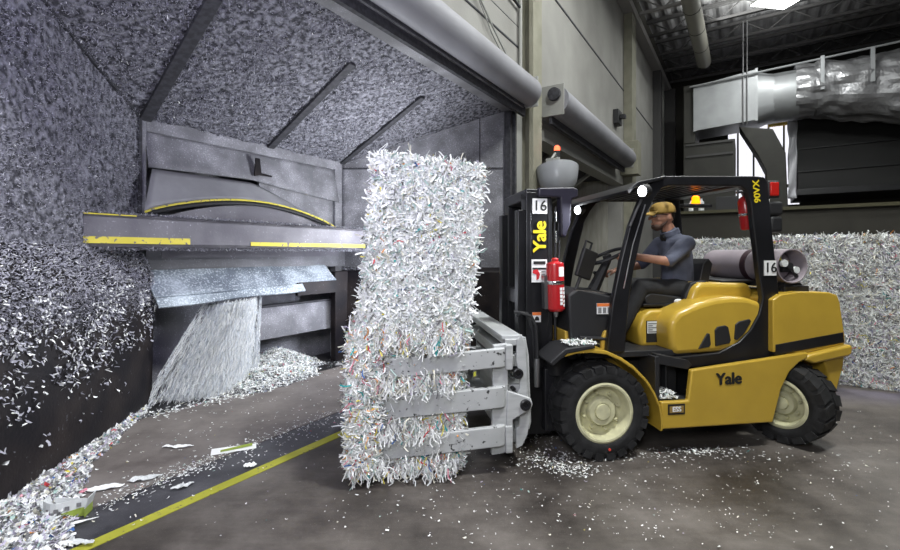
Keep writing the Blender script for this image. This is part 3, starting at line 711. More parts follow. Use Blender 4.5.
for k in range(4):
    u0 = .12 + k * .22; yq = -.056 - .05 * math.sin(u0 * 5)
    mb = MB(G); mb.box(-.16 + .32 * u0, -.16 + .32 * u0 + .035, yq - .006, yq, .04, .075); mb.build('printed_mark', PN, bx)

G = ground_frame(234, 451, R(24), .014)
fl_ = thing('folded_leaflet', 'folded white leaflet with olive green stripe lying at slab edge', 'leaflet', G)
mb = MB(G); mb.sheet(lambda u, v: (-.17 + .34 * u, -.06 + .13 * v * (1 - .6 * u), .004 + .02 * u * v), 6, 3); mb.build('leaflet_sheet', PW, fl_, solid=.002)
mb = MB(G); mb.sheet(lambda u, v: (-.10 + .24 * u, -.035 + .035 * v * (1 - .4 * u), .010 + .03 * u * (.4 + .5 * v)), 6, 3); mb.build('green_stripe', GREENL, fl_, solid=.002)
for i, (px, py, rot, lx, wy, lab) in enumerate([
        (40, 541, 12, .30, .020, 'long rolled white paper sliver at the near edge of the left heap'), (62, 530, 30, .34, .018, 'long white paper sliver leaning past the crushed carton'),
        (80, 546, -4, .16, .022, 'short white paper sliver by the start of the yellow line'), (104, 491, 22, .24, .05, 'torn white sheet on the dark threshold beside the carton'),
        (146, 481, 26, .20, .05, 'torn white sheet in the middle of the dark threshold strip'), (178, 449, 4, .24, .03, 'twisted white paper ribbon on the brown slab'),
        (182, 489, 38, .14, .03, 'narrow paper curl on the threshold next to the yellow line'), (250, 468, 10, .09, .05, 'crumpled white paper ball between leaflet and yellow line')]):
    G = ground_frame(px, py, R(rot), .012)
    mb = MB(G); mb.sheet(lambda u, v: (-lx / 2 + lx * u + .02 * noise.noise(Vector((v * 5, i, 7))), (v - .5) * wy * (.35 + 1.3 * abs(noise.noise(Vector((u * 3, i * 3.3, 0)))) + math.sin(u * PI)) + .05 * lx * noise.noise(Vector((u * 2.5, i * 2, 3))), .014 + .016 * noise.noise(Vector((u * 5, v * 4, i)))), 14, 4)
    tag(mb.build('torn_paper', PW if i % 2 else PW2, solid=.003), lab, 'torn paper')

# ================================================================== BALES
Bt = TR @ Matrix.Translation((-1.935, -.055, .095)) @ Matrix.Rotation(R(1.0), 4, 'Y')
lowb = bale('lower bale of mixed coloured shreds gripped between the grey clamp arms', Bt, (.79, 1.36, 1.0),
     {'f': 11000, 'l': 2500, 'r': 2500, 'd': 1500, 'b': 800}, W_MIXED, 41, 'bales held by the clamp', vert=.35, long=(.05, .16), width=(.007, .014))
g = np.random.default_rng(77)
Ps, Ds, Ls = [], [], []
for (zz, n, x0, x1) in ((.97, 300, .0, .82), (.66, 170, .05, .8), (.33, 130, .03, .75), (.06, 160, 0, .8)):      # strands hanging over the arm bars
    Ps.append(np.stack([g.uniform(x0, x1, n) ** 1.25, -.105 - g.uniform(0, .02, n), zz - g.uniform(-.02, .09, n)], 1)); Ds.append(np.stack([g.normal(0, .38, n), g.normal(0, .05, n), -np.ones(n)], 1)); Ls.append(g.uniform(.05, .17, n))
n = 1500; xx = g.uniform(-.01, .20, n)            # the left ends of the bars are buried
Ps.append(np.stack([xx, -.06 - .06 * np.clip((.24 - xx) / .15, 0, 1) - g.uniform(0, .015, n), g.uniform(.05, .95, n)], 1)); Ds.append(g.normal(0, 1, (n, 3)) * (1, .12, 1)); Ls.append(g.uniform(.05, .15, n))
P = np.vstack(Ps); D = np.vstack(Ds); L = np.concatenate(Ls); n = len(P)
strips('loose_strands', P, np.tile((0, -1., 0), (n, 1)) + g.normal(0, .3, (n, 3)), D, L, g.uniform(.006, .011, n), g.normal(.1, .3, n), pick(g, n, W_MIXED), PAPERS, lowb, Bt, 6, .4, 78, wave=1.0)['kind'] = 'stuff'
Bu = TR @ Matrix.Translation((-1.85, -.05, 1.095)) @ Matrix.Rotation(R(5.4), 4, 'Y')
bale('upper white shredded paper bale standing on the bale in the clamp', Bu, (.75, 1.34, 1.24),
     {'f': 14500, 'l': 2500, 'r': 2500, 't': 2600, 'b': 800}, W_WHITE, 42, 'bales held by the clamp', vert=.2, long=(.05, .15), width=(.008, .016))
def bale_at(label, t0, d0, z0, size, seed, counts, grp='stored bales on the right'):
    M = WL @ Matrix.Translation((t0, d0, z0)) @ Matrix.Rotation(R(-90), 4, 'Z')     # local x -> -d (to the right), local y -> +t (away)
    return bale(label, M, size, counts, W_GREY, seed, grp, long=(.05, .14), width=(.007, .012), vert=.15)
bale_at('lower stored bale on the floor behind the forklift counterweight', 2.45, -3.50, .0, (1.6, 1.2, .93), 51, {'f': 9000, 'l': 1500})
bale_at('upper stored bale topping the pile right of the counterweight', 2.47, -3.46, .93, (1.62, 1.2, .91), 52, {'f': 9000, 'l': 2500, 't': 2200})
bale_at('upper bale seen above the gas cylinder, nearest the driver', 4.6, -2.05, .92, (1.15, 1.1, .95), 53, {'f': 3200, 'l': 1200, 't': 1600})
bale_at('upper bale seen above the gas cylinder, next to the big stored pile', 4.62, -3.22, .92, (1.25, 1.1, .93), 54, {'f': 3200, 'l': 500, 't': 1600})
bale_at('lower stored bale standing behind the driver seat', 4.6, -2.05, .0, (1.15, 1.1, .92), 55, {'f': 1500})
bale_at('lower stored bale standing behind the rear guard leg', 4.62, -3.22, .0, (1.25, 1.1, .92), 56, {'f': 1500})

# ================================================================== FORKLIFT
fk = thing('forklift', 'yellow and black forklift with bale clamp, facing the paper bay', 'forklift', TR)
def T(): return MB(TR)
Wt = 1.44
def both(fn, near=True):
    """build a part on the near side and its mirror on the far side"""
    for y0, s in ((0, 1), (Wt, -1)): fn(lambda a: y0 + s * a, s)
# chassis
mb = T()
side = [(.53, .22), (1.55, .22), (1.585, .34), (1.63, .50), (1.71, .64), (1.80, .715), (1.89, .755), (1.89, .80), (.80, .69), (.77, .44), (.53, .44)]
mb.prism(side, 0, .05)
ch = mb.build('chassis_panel', YEL, fk, bevel=.012)
mb = T(); mb.prism(side, Wt - .05, Wt); mb.build('chassis_panel', YEL, fk, bevel=.012)
mb = T(); mb.box(-.05, 1.56, .28, 1.02, .26, .72); mb.box(1.55, 2.1, .35, .95, .3, .75); mb.box(.53, 1.5, .05, 1.25, .24, .42); mb.build('chassis_frame', BLK, fk, bevel=.01)
mb = T(); mb.box(.53, .80, .05, .32, .42, .446); mb.box(.52, .80, .20, .23, .44, .82); mb.box(.50, .54, .04, .32, .44, .80); mb.box(.66, .672, .14, .21, .44, .78); mb.box(-.06, .9, .14, 1.16, .78, .83)
mb.prism([(.52, .82), (.80, .76), (.84, .72), (.80, .68), (.52, .74)], .05, .36)
mb.build('step', BLKM, fk, bevel=.008)
# text on the panel
text('side_lettering', 'Yale', face_near(TR, 1.135, -.004, .605, R(1)), .135, INK, ch, bold=.006, space=1.0)
mb = T(); mb.box(.585, .735, -.004, .0, .335, .42); mb.build('badge_plate', INK, ch)
mb = T(); mb.box(.598, .722, -.006, -.004, .35, .405); mb.build('badge_field', mat('badge_gold', (.30, .19, .05), .5), ch)
text('badge_lettering', 'ESS', face_near(TR, .66, -.008, .378), .055, WHITE, ch, bold=.0025)
# fenders
def fender(Y, s):
    arc = [(-.30, .875), (-.2, .895), (-.08, .895), (.05, .875), (.17, .82), (.28, .745), (.39, .635), (.46, .53), (.51, .42), (.53, .30), (.53, .22)]
    mb = T(); n = len(arc)
    inn = [(x - .02 * (i / n), z - .03 * (1 - i / n) - .006) for i, (x, z) in enumerate(arc)]
    mb.prism(arc + inn[::-1], Y(-.02), Y(.30)); 
    mb.prism([(.05, .86), (.17, .81), (.28, .74), (.39, .63), (.46, .53), (.51, .42), (.53, .30), (.53, .22), (.44, .22), (.43, .4), (.36, .55), (.24, .70), (.1, .80)], Y(.27), Y(.29))
    mb.build('fender', YEL, fk, bevel=.006)
    mb = T(); mb.prism([(-.43, .80), (-.30, .905), (-.06, .93), (-.05, .90), (-.28, .865), (-.40, .77)], Y(-.03), Y(.30)); mb.build('mudguard', BLKM, fk, bevel=.01)
both(fender)
# tyre + rim builder (axle along y of the wheel frame, outside toward -y)
def wheel(name, c, r, w, steer, rimr, lugs, mirror=False):
    Mw = TR @ Matrix.Translation(c) @ Matrix.Rotation(steer, 4, 'Z') @ (Matrix.Rotation(PI, 4, 'Z') if mirror else ID)
    h = w / 2
    mb = MB(Mw)
    prof = [(rimr, -h * .86), (rimr + .012, -h * .95), (rimr + .35 * (r - rimr), -h * 1.0), (r - .055, -h * .98), (r - .02, -h * .90), (r - .012, -h * .6), (r - .012, h * .6), (r - .02, h * .9), (r - .055, h * .98), (rimr + .35 * (r - rimr), h), (rimr, h * .86)]
    mb.lathe(prof, 72, ax='y', caps=False)
    for k in range(lugs):                       # tread blocks, two staggered rows with shoulder teeth
        for row in (-1, 1):
            a = 2 * PI * (k + (.5 if row > 0 else 0)) / lugs; da = 2 * PI / lugs * .36
            pts = []
            for rr in (r - .05, r + .004):
                for yy, sk in ((row * h * 1.0, 0), (row * h * .08, .55)):
                    for e in (-1, 1):
                        ang = a + e * da + sk * da * 1.3
                        rad = rr if abs(yy) < h * .5 else rr - .010
                        pts.append((rad * math.cos(ang), yy, rad * math.sin(ang)))
            mb.add(pts, [(0, 1, 3, 2), (4, 6, 7, 5), (0, 4, 5, 1), (2, 3, 7, 6), (0, 2, 6, 4), (1, 5, 7, 3)])
    ty = mb.build(name, RUB, fk, smooth=True)
    mb = MB(Mw)
    rim = [(rimr + .012, -h * .93), (rimr - .004, -h * .98), (rimr - .018, -h * .96), (rimr - .03, -h * .80), (rimr - .035, -h * .55), (rimr * .80, -h * .42), (rimr * .74, -h * .40), (rimr * .52, -h * .42), (rimr * .5, -h * .66), (rimr * .46, -h * .74), (.30 * rimr, -h * .75), (.28 * rimr, -h * .70), (.26 * rimr, -h * .82), (.0005, -h * .84)]
    mb.lathe(rim, 56, ax='y', caps=False)
    mb.lathe([(rimr + .01, h * .9), (rimr - .02, h * .5), (.01, h * .3)], 40, ax='y', caps=False)
    mb.build('wheel_rim', CREAM, ty, smooth=True)
    for k in range(8):
        a = 2 * PI * (k + .3) / 8; R0 = rimr * .64
        mb = MB(Mw @ Matrix.Translation((R0 * math.cos(a), 0, R0 * math.sin(a)))); mb.lathe([(.015, -h * .40), (.015, -h * .56), (.011, -h * .60), (.009, -h * .66)], 6, ax='y'); mb.build('wheel_nut', CREAM, ty)
    return ty, Mw
ty, Mw = wheel('front_wheel', (.035, .15, .38), .38, .34, 0, .232, 22)
mb = MB(Mw @ Matrix.Translation((.035, -.172, -.285))); mb.cyl((0, 0, 0), .010, -.004, .004, 'y', 12); mb.build('red_dot', mat('red_dot_paint', (.7, .06, .04), .5), ty)
wheel('front_wheel', (.035, Wt - .15, .38), .38, .34, 0, .232, 22, True)
wheel('rear_wheel', (1.835, .15, .345), .345, .30, R(-68), .205, 17)
wheel('rear_wheel', (1.93, Wt - .30, .33), .33, .28, R(-45), .205, 20, True)
mb = T(); mb.box(1.84, 1.96, .3, 1.0, .22, .42); mb.build('steer_axle', BLK, fk, bevel=.02)
mb = T(); mb.box(-.08, .08, .25, 1.05, .28, .50); mb.build('drive_axle', BLK, fk, bevel=.02)
# counterweight
mb = T(); mb.prism([(1.60, .80), (1.60, 1.25), (1.68, 1.295), (1.86, 1.315), (2.16, 1.305), (2.235, 1.28), (2.262, 1.22), (2.31, .93), (2.315, .86), (2.30, .845), (1.9, .78)], .05, Wt - .05)
cw = mb.build('counterweight', YEL, fk, bevel=.045)
mb = T(); mb.prism([(1.86, .735), (1.90, .775), (2.31, .85), (2.335, .84), (2.33, .775), (2.30, .755), (1.95, .70)], .0, Wt); mb.build('counterweight_lip', YEL, fk, bevel=.018)
mb = T(); mb.prism([(2.09, .72), (2.31, .76), (2.30, .66), (2.225, .42), (2.18, .40), (2.15, .55), (2.12, .66)], .05, Wt - .05); mb.build('counterweight_skirt', YEL, fk, bevel=.015)
mb = T(); mb.prism([(1.62, .775), (1.62, .865), (2.29, .955), (2.30, .865)], .045, Wt - .045)
mb.prism([(2.285, .86), (2.315, .86), (2.305, .955), (2.275, .955)], .09, Wt - .09); mb.build('black_band', BLK, fk, bevel=.004)
mb = T(); mb.box(1.5, 2.0, .2, Wt - .2, .7, .82); mb.build('rear_frame', BLK, fk)
# hood: seat deck, side pods, rear hump
mb = T(); mb.prism([(.55, .82), (.53, .98), (.57, 1.09), (.64, 1.14), (1.02, 1.15), (1.02, .82)], .33, Wt - .33); mb.build('seat_deck', YEL, fk, bevel=.03)
mb = T(); mb.prism([(1.0, .8), (1.0, 1.20), (1.05, 1.34), (1.12, 1.385), (1.60, 1.375), (1.64, 1.30), (1.64, .8)], .30, Wt - .30); mb.build('engine_hood', YEL, fk, bevel=.04)
def pod(Y, s):
    mb = T(); mb.prism([(.725, .785), (.70, .86), (.69, 1.0), (.70, 1.075), (.77, 1.15), (.95, 1.22), (1.10, 1.255), (1.28, 1.272), (1.42, 1.262), (1.56, 1.22), (1.62, 1.10), (1.60, .9), (1.3, .8)], Y(.12), Y(.42))
    p = mb.build('hood_pod', YEL, fk, bevel=.045)
    if s > 0:
        for pl in ([(.945, .835), (1.045, .85), (1.06, .87), (1.05, .965), (1.025, .965)], [(1.105, .855), (1.235, .875), (1.25, .90), (1.225, 1.015), (1.20, 1.03), (1.125, 1.02), (1.10, .99)], [(1.285, .91), (1.31, .90), (1.37, .95), (1.445, 1.06), (1.43, 1.08), (1.33, 1.06), (1.295, 1.035)]):
            mb = T(); mb.prism(pl, Y(.108), Y(.14)); mb.build('hood_vent', BLKM, p, bevel=.006)
both(pod)
mb = T(); mb.box(.60, .725, .322, .33, .86, 1.05); dp = mb.build('data_plate', INK, fk)
mb = T(); mb.box(.605, .72, .319, .322, .94, 1.045); mb.build('data_label', PW2, dp)
for k in range(5):
    mb = T(); mb.box(.612, .655 if k % 2 else .712, .317, .319, .95 + k * .018, .956 + k * .018); mb.build('label_text_line', INK, dp)
# overhead guard
OG = []
def gside(Y, s):
    og = T(); og.prism([(.60, 2.19), (.53, 2.10), (.465, 1.98), (.41, 1.76), (.35, 1.51), (.305, 1.26), (.27, .83), (.11, .83), (.165, 1.26), (.235, 1.58), (.315, 1.88), (.405, 2.09), (.48, 2.21), (.535, 2.27), (.61, 2.295), (1.47, 2.315), (1.56, 2.31), (1.60, 2.27), (1.625, 2.02), (1.652, 1.76), (1.712, 1.28), (1.72, .95), (1.70, .80), (1.66, .735), (.80, .675), (.56, .74), (.56, .80), (.74, .775), (1.13, .80), (1.32, .885), (1.43, .985), (1.515, 1.12), (1.55, 1.26), (1.515, 1.46), (1.475, 1.76), (1.435, 2.08), (1.40, 2.19), (1.34, 2.225), (.66, 2.215)], Y(.10), Y(.16))
    OG.append(og.build('overhead_guard', BLK, fk, bevel=.012))
both(gside)
ogp = OG[0]
mb = T(); mb.prism([(.28, 2.13), (.34, 2.19), (.60, 2.265), (.62, 2.29), (.36, 2.235), (.26, 2.16)], .06, Wt - .06); mb.build('front_visor', BLK, ogp, bevel=.006)
for k in range(9):
    x = .62 + k * .10; mb = T(); mb.box(x, x + .03, .13, Wt - .13, 2.22 + .004 * k, 2.26 + .004 * k); mb.build('roof_bar', BLK, ogp)
mb = T(); mb.box(1.42, 1.58, .12, Wt - .12, 2.24, 2.305); mb.build('rear_crossbar', BLK, ogp, bevel=.01)
mb = T(); mb.tube([(.40, .075, 2.09), (.345, .07, 1.98), (.30, .075, 1.87)], .010); mb.tube([(.44, .085, 2.05), (.33, .085, 1.72), (.25, .085, 1.36)], .006); mb.build('grab_handle', STEEL, ogp)
text('guard_lettering', '90VX', face_near(TR, 1.487, .097, 2.18, R(96)), .085, YINK, ogp, bold=.002)
mb = T(); mb.box(1.552, 1.668, .088, .096, 1.455, 1.585); mb.build('number_plate', WHITE, ogp)
text('number', '16', face_near(TR, 1.61, .085, 1.52, R(0)), .12, INK, ogp, bold=.001)
# lamps
for (x, y, z) in ((.37, .0, 2.15), (.31, 1.08, 2.10)):
    mb = T(); mb.lathe([(.03, .06), (.052, .035), (.056, -.02), (.048, -.025)], 24, (x, y, z), 'x'); h_ = mb.build('work_light', BLKM, fk, smooth=True)
    mb = T(); mb.sphere((x - .02, y - .02, z - .005), .044, .75, .9, 1); mb.build('work_light_lens', LAMPW, h_, smooth=True)
mb = T(); mb.box(1.60, 1.72, .10, .20, 2.13, 2.28); tl = mb.build('tail_light', BLKM, fk, bevel=.015)
mb = T(); mb.box(1.615, 1.70, .088, .11, 2.145, 2.265); mb.build('red_lens', GLASSY, tl, bevel=.015)
mb = T(); mb.box(1.60, 1.755, .10, .24, 1.975, 2.10); mb.box(1.63, 1.75, .10, .24, 1.83, 1.97); mb.build('lamp_housing', BLKM, fk, bevel=.025)
mb = T(); mb.lathe([(.04, 0), (.04, .02), (.034, .03), (.034, .06), (.02, .075), (.001, .077)], 20, (1.30, .62, 2.13)); mb.build('amber_beacon', AMBER, fk, smooth=True)
mb = T(); mb.box(1.15, 1.45, .58, .66, 2.09, 2.125); mb.build('beacon_bracket', BLKM, fk, bevel=.01)
# mast
def upright(y0, y1, name):
    mb = T(); mb.box(-.50, -.27, y0, y0 + .035, .10, 2.17); mb.box(-.50, -.455, y0 - .012, y1, .10, 2.17); mb.box(-.30, -.265, y0 - .006, y1, .14, 2.12); mb.box(-.50, -.27, y1 - .03, y1, .1, 2.15)
    return mb.build(name, BLK, fk, bevel=.006)
mu = upright(.34, .48, 'mast_upright'); upright(.90, 1.04, 'mast_upright')
mb = T(); mb.box(-.56, -.49, .37, .47, .25, 2.02); mb.box(-.56, -.49, .91, 1.01, .25, 2.02); mb.build('inner_mast', BLK, fk, bevel=.006)
mb = T(); mb.box(-.50, -.28, .345, 1.04, 2.10, 2.20); mb.build('mast_crosshead', BLK, fk, bevel=.012)
mb = T(); mb.prism([(-.40, 2.13), (-.40, 2.205), (-.09, 2.215), (-.045, 2.20), (-.045, 2.13), (-.10, 2.115), (-.115, 1.90), (-.16, 1.78), (-.20, 1.80), (-.205, 2.125)], .30, .40); mb.build('mast_bracket', mat('blue_black_steel', (.022, .020, .034), .4), fk, bevel=.015)
for zz in (.3, 1.2):
    mb = T(); mb.box(-.52, -.42, .46, .92, zz, zz + .12); mb.build('mast_crossmember', BLK, fk)
for yy in (.56, .82):
    mb = T(); mb.cyl((-.4, yy, 0), .035, .15, 1.9); mb.build('lift_cylinder', STEEL, fk, smooth=True)
mb = T()
for k, (x, y) in enumerate([(-.245, .36), (-.225, .40), (-.205, .37)]): mb.tube([(x + .02, y, 2.05), (x, y - .02, 1.85), (x + .015, y, 1.65), (x - .03, y, 1.4), (x - .02, y, .9)], .011)
mb.build('mast_hose', BLKM, fk, smooth=True)
for (z0, z1) in ((1.74, 1.84), (1.92, 2.0)):
    mb = T(); mb.cyl((-.228, .335, 0), .016, z0, z1); mb.build('hose_fitting', CHROME, fk, smooth=True)
mb = T(); mb.box(-.445, -.315, .326, .334, 1.985, 2.115); mb.build('number_plate', WHITE, mu)
text('number', '16', face_near(TR, -.38, .323, 2.05, 0), .125, INK, mu, bold=.001)
text('mast_lettering', 'Yale', face_near(TR, -.375, .332, 1.79, R(90)), .16, YINK, mu, bold=.006, space=.95)
mb = T(); mb.box(-.452, -.315, .330, .336, 1.40, 1.595); sgn = mb.build('safety_sign', WHITE, mu)
mb = T(); mb.box(-.435, -.33, .326, .330, 1.555, 1.58); mb.box(-.445, -.32, .326, .330, 1.51, 1.525); mb.build('sign_black_text', INK, sgn)
mb = T(); mb.prism([(-.44, 1.505), (-.40, 1.51), (-.38, 1.47), (-.39, 1.43), (-.41, 1.42), (-.41, 1.465), (-.445, 1.48)], .325, .330); mb.build('sign_red_figure', mat('sign_red', (.55, .02, .03), .5), sgn)
mb = T()
for k in range(4): mb.box(-.365, -.33, .326, .330, 1.42 + k * .022, 1.43 + k * .022)
mb.build('sign_small_text', PN, sgn)
mb = T(); mb.box(-.445, -.37, .330, .335, 1.06, 1.145); s2 = mb.build('warning_sticker', WHITE, mu)
mb = T(); mb.box(-.445, -.37, .326, .330, 1.12, 1.145); mb.build('sticker_orange_head', ORANGE, s2)
mb = T(); mb.prism([(-.43, 1.075), (-.385, 1.075), (-.39, 1.10), (-.405, 1.112), (-.42, 1.10)], .325, .330); mb.build('sticker_pictogram', INK, s2)
mb = T(); mb.lathe([(.10, .62), (.11, .70), (.105, .82), (.07, .88)], 20, (-.23, .30, 0)); mb.lathe([(.045, -.07), (.045, .05)], 16, (-.14, .27, .80), 'y'); mb.box(-.36, -.12, .26, .46, .15, .68); mb.build('hose_reel_block', BLK, fk, bevel=.01)
mb = T(); mb.tube([(-.16, .26, .82), (-.06, .24, .80), (.06, .24, .76), (.13, .24, .74)], .022); mb.build('tilt_cylinder', STEEL, fk, smooth=True)
# cowl and front chassis
mb = T(); mb.prism([(-.17, .93), (-.19, 1.30), (-.10, 1.36), (.20, 1.29), (.26, 1.20), (.26, .85), (.1, .85)], .18, Wt - .18); cowl = mb.build('front_cowl', BLKM, fk, bevel=.02)
mb = T(); mb.box(.06, .19, .172, .18, 1.14, 1.23); mb.box(.06, .19, .171, .175, 1.14, 1.23); cs = mb.build('cowl_sticker', WHITE, cowl)
mb = T(); mb.box(.06, .19, .168, .171, 1.205, 1.23); mb.build('sticker_red_head', ORANGE, cs)
mb = T()
for k in range(3): mb.box(.07 + k * .042, .098 + k * .042, .168, .171, 1.15, 1.195)
mb.build('sticker_pictogram', PN, cs)
mb = T(); mb.prism([(-.20, .80), (-.20, 1.0), (.08, .93), (.27, .90), (.27, .80)], .22, Wt - .22); mb.prism([(.09, .82), (.09, .93), (.12, 1.0), (.17, 1.01), (.20, .97), (.20, .82)], .15, .19); mb.box(.21, .26, .15, .2, .85, 1.04); mb.build('front_chassis', YELD, fk, bevel=.01)
mb = T(); mb.cyl((.145, .15, .935), .028, -.02, .02, 'y', 16); mb.tube([(-.10, .16, .95), (.13, .16, .935)], .016); mb.build('tilt_pin', BLKM, fk)
mb = T(); mb.tube([(-.12, .2, 1.345), (.02, .2, 1.335)], .022); mb.tube([(.02, .2, 1.335), (.25, .19, 1.29)], .012); mb.build('gas_strut', CHROME, fk, smooth=True)
# steering wheel, column, tablet, levers
sc_ = Vector((.37, .60, 1.62)); ax = Vector((-.42, 0, .9)).normalized()
q = ax.to_track_quat('Z', 'Y').to_matrix().to_4x4(); Ms = TR @ Matrix.Translation(sc_) @ q
mb = MB(Ms); mb.tube([(.17 * math.cos(2 * PI * i / 32), .17 * math.sin(2 * PI * i / 32), 0) for i in range(33)], .016)
for k in range(3):
    a = 2 * PI * k / 3 + .5; mb.tube([(0, 0, -.03), (.165 * math.cos(a), .165 * math.sin(a), 0)], .011)
mb.cyl((0, 0, -.04), .04, 0, .05); sw = mb.build('steering_wheel', BLKM, fk, smooth=True)
mb = MB(Ms); mb.cyl((.02, -.15, .0), .018, 0, .06, seg=14); mb.build('spinner_knob', BLKM, sw, smooth=True)
mb = T(); mb.tube([tuple(sc_ + ax * -.03), (.22, .60, 1.28)], [.035, .06]); mb.build('steering_column', BLKM, fk, smooth=True)
mb = T(); mb.tube([(-.02, .42, 1.32), (.03, .42, 1.45)], .016)
Mt = TR @ Matrix.Translation((.09, .42, 1.55)) @ Matrix.Rotation(R(18), 4, 'Y') @ Matrix.Rotation(R(25), 4, 'Z')
mb.build('tablet_arm', BLKM, fk)
mb = MB(Mt); mb.box(-.10, .09, -.015, .025, -.13, .13); tb = mb.build('tablet_terminal', BLKM, fk, bevel=.012)
mb = MB(Mt); mb.tube([(-.10, 0, .12), (-.10, 0, .19), (-.02, 0, .19), (-.02, 0, .12)], .010); mb.build('terminal_handle', BLKM, tb, smooth=True)
mb = T()
for k in range(3): mb.tube([(.40, .86 + k * .04, 1.25), (.42, .87 + k * .04, 1.44)], .008); mb.sphere((.42, .87 + k * .04, 1.45), .018)
mb.build('control_lever', BLKM, fk, smooth=True)
# seat
seat = T(); seat.prism([(.66, 1.18), (.64, 1.25), (.70, 1.29), (1.05, 1.24), (1.16, 1.20), (1.16, 1.17)], .42, .90); st_ = seat.build('seat', BLKM, fk, bevel=.03)
mb = T(); mb.prism([(1.14, 1.2), (1.17, 1.22), (1.24, 1.55), (1.30, 1.60), (1.34, 1.55), (1.26, 1.2)], .44, .88); mb.build('backrest', BLKM, st_, bevel=.035)
mb = T(); mb.prism([(1.0, 1.20), (1.0, 1.26), (1.06, 1.38), (1.20, 1.40), (1.27, 1.32), (1.27, 1.22), (1.2, 1.18)], .36, .43); mb.sphere((1.20, .38, 1.24), .07, 1.3, .6, .8); mb.build('hip_restraint', BLKM, st_, bevel=.02)
mb = T(); mb.box(.62, 1.14, .40, .92, 1.165, 1.19); mb.build('seat_rail', BLK, st_, bevel=.006)
mb = T(); mb.sphere((.95, .385, 1.21), .03, 1.4, .6, .8); mb.build('seat_knob', PW2, st_, smooth=True)
# tank cradle
mb = T(); mb.box(1.68, 2.02, .20, 1.14, 1.345, 1.385); mb.box(1.35, 1.7, .35, .95, 1.375, 1.40); mb.box(1.80, 2.05, .14, .28, 1.30, 1.36); mb.prism([(1.78, 1.31), (1.84, 1.39), (1.98, 1.385), (2.08, 1.31)], .16, .24); mb.prism([(1.98, 1.3), (2.06, 1.37), (2.10, 1.30)], .2, .3); mb.build('tank_cradle', BLKM, fk, bevel=.008)
# bale clamp
mb = T()
for z0 in (.20, .55, .78, .94): mb.box(-.78, -.66, -.02, 1.44, z0, z0 + (.05 if z0 > .9 else .09))
mb.box(-.80, -.64, .0, 1.42, .985, 1.015); mb.box(-.68, -.60, .05, 1.38, .16, .99); mb.box(-.62, -.50, .38, 1.0, .2, .9)
cf = mb.build('clamp_frame', CLAMP, fk, bevel=.006)
mb = T()
mb.prism([(-.70, .16), (-.70, .30), (-.67, .33), (-.67, .42), (-.70, .56), (-.67, .62), (-.67, .70), (-.70, .84), (-.69, .99), (-.655, 1.03), (-.625, .93), (-.605, .53), (-.59, .37), (-.61, .26), (-.65, .18)], -.045, -.015)
mb.build('clamp_side_plate', CLAMP, cf, bevel=.006)
mb = T(); mb.prism([(-.70, .16), (-.70, .99), (-.655, 1.03), (-.625, .93), (-.605, .53), (-.59, .37), (-.61, .26), (-.65, .18)], 1.44, 1.47); mb.build('clamp_side_plate', CLAMP, cf, bevel=.006)
mb = T(); mb.prism([(-.64, .96), (-.61, 1.00), (-.585, .86), (-.565, .34), (-.58, .28), (-.60, .30), (-.61, .9)], .0, .04); mb.build('clamp_guide', CLAMP, cf, bevel=.006)
for (x, z, rr) in ((-.69, .735, .040), (-.645, .51, .042), (-.725, .62, .016)):
    mb = T(); e = -.112 if z < .55 else -.066; mb.lathe([(rr, .03), (rr, e), (rr * .8, e - .005), (rr * .5, e - .003), (rr * .45, e + .012)], 24, (x, 0, z), 'y'); mb.build('pivot_pin', BLK, cf, smooth=True)
mb = T()
for z in (.26, .72, .92): mb.cyl((-.70, 0, z), .028, .0, 1.3, 'y', 16)
mb.build('clamp_cylinder', BLK, cf, smooth=True)
def arm(y0, s, name):
    mb = T()
    mb.prism([(-.90, .14), (-.80, .15), (-.775, .20), (-.775, .97), (-.885, .96)], y0, y0 + s * .05)
    mb.prism([(-.80, .16), (-.74, .16), (-.74, .40), (-.655, .445), (-.60, .47), (-.585, .51), (-.60, .555), (-.655, .575), (-.78, .62)], y0 - s * .012, y0 + s * .022)
    mb.prism([(-.80, .78), (-.745, .78), (-.745, .965), (-.80, .965)], y0 - s * .03, y0 + s * .03)
    mb.prism([(-.80, .16), (-.745, .16), (-.745, .36), (-.80, .36)], y0 - s * .03, y0 + s * .03)
    ap = mb.build('clamp_arm', CLAMP, fk, bevel=.008)
    for (zl, zr, h) in ((.165, .215, .15), (.455, .500, .155), (.745, .800, .14)):
        mb = T(); n = 14; vs = []
        # tapered slightly, rounded return at the carriage end
        path = [(-1.80, -.030, zl), (-1.3, -.036, (zl + zr) / 2), (-.90, -.042, zr), (-.835, -.038, zr + .002), (-.80, -.015, zr + .004), (-.79, .03, zr + .004)]
        out = []
        for (x, dy, z) in path: out.append((x, y0 + s * dy, z))
        th = .045
        k = len(out)
        for (x, y, z) in out: vs += [(x, y, z), (x, y, z + h)]
        for i, (x, y, z) in enumerate(out):
            xi = x - (.04 if i >= 3 else 0); vs += [(xi, y + s * (th if i < 4 else .03), z), (xi, y + s * (th if i < 4 else .03), z + h)]
        fs = []
        for i in range(k - 1):
            a = 2 * i; b = 2 * k + 2 * i
            fs += [(a, a + 2, a + 3, a + 1), (b + 1, b + 3, b + 2, b), (a + 1, a + 3, b + 3, b + 1), (b, b + 2, a + 2, a)]
        fs += [(0, 1, 2 * k + 1, 2 * k), (2 * k - 2, 4 * k - 2, 4 * k - 1, 2 * k - 1)]
        mb.add(vs, fs); mb.build('arm_bar', CLAMPW, ap, bevel=.008)
arm(-.085, 1, 'near'); arm(1.43, -1, 'far')
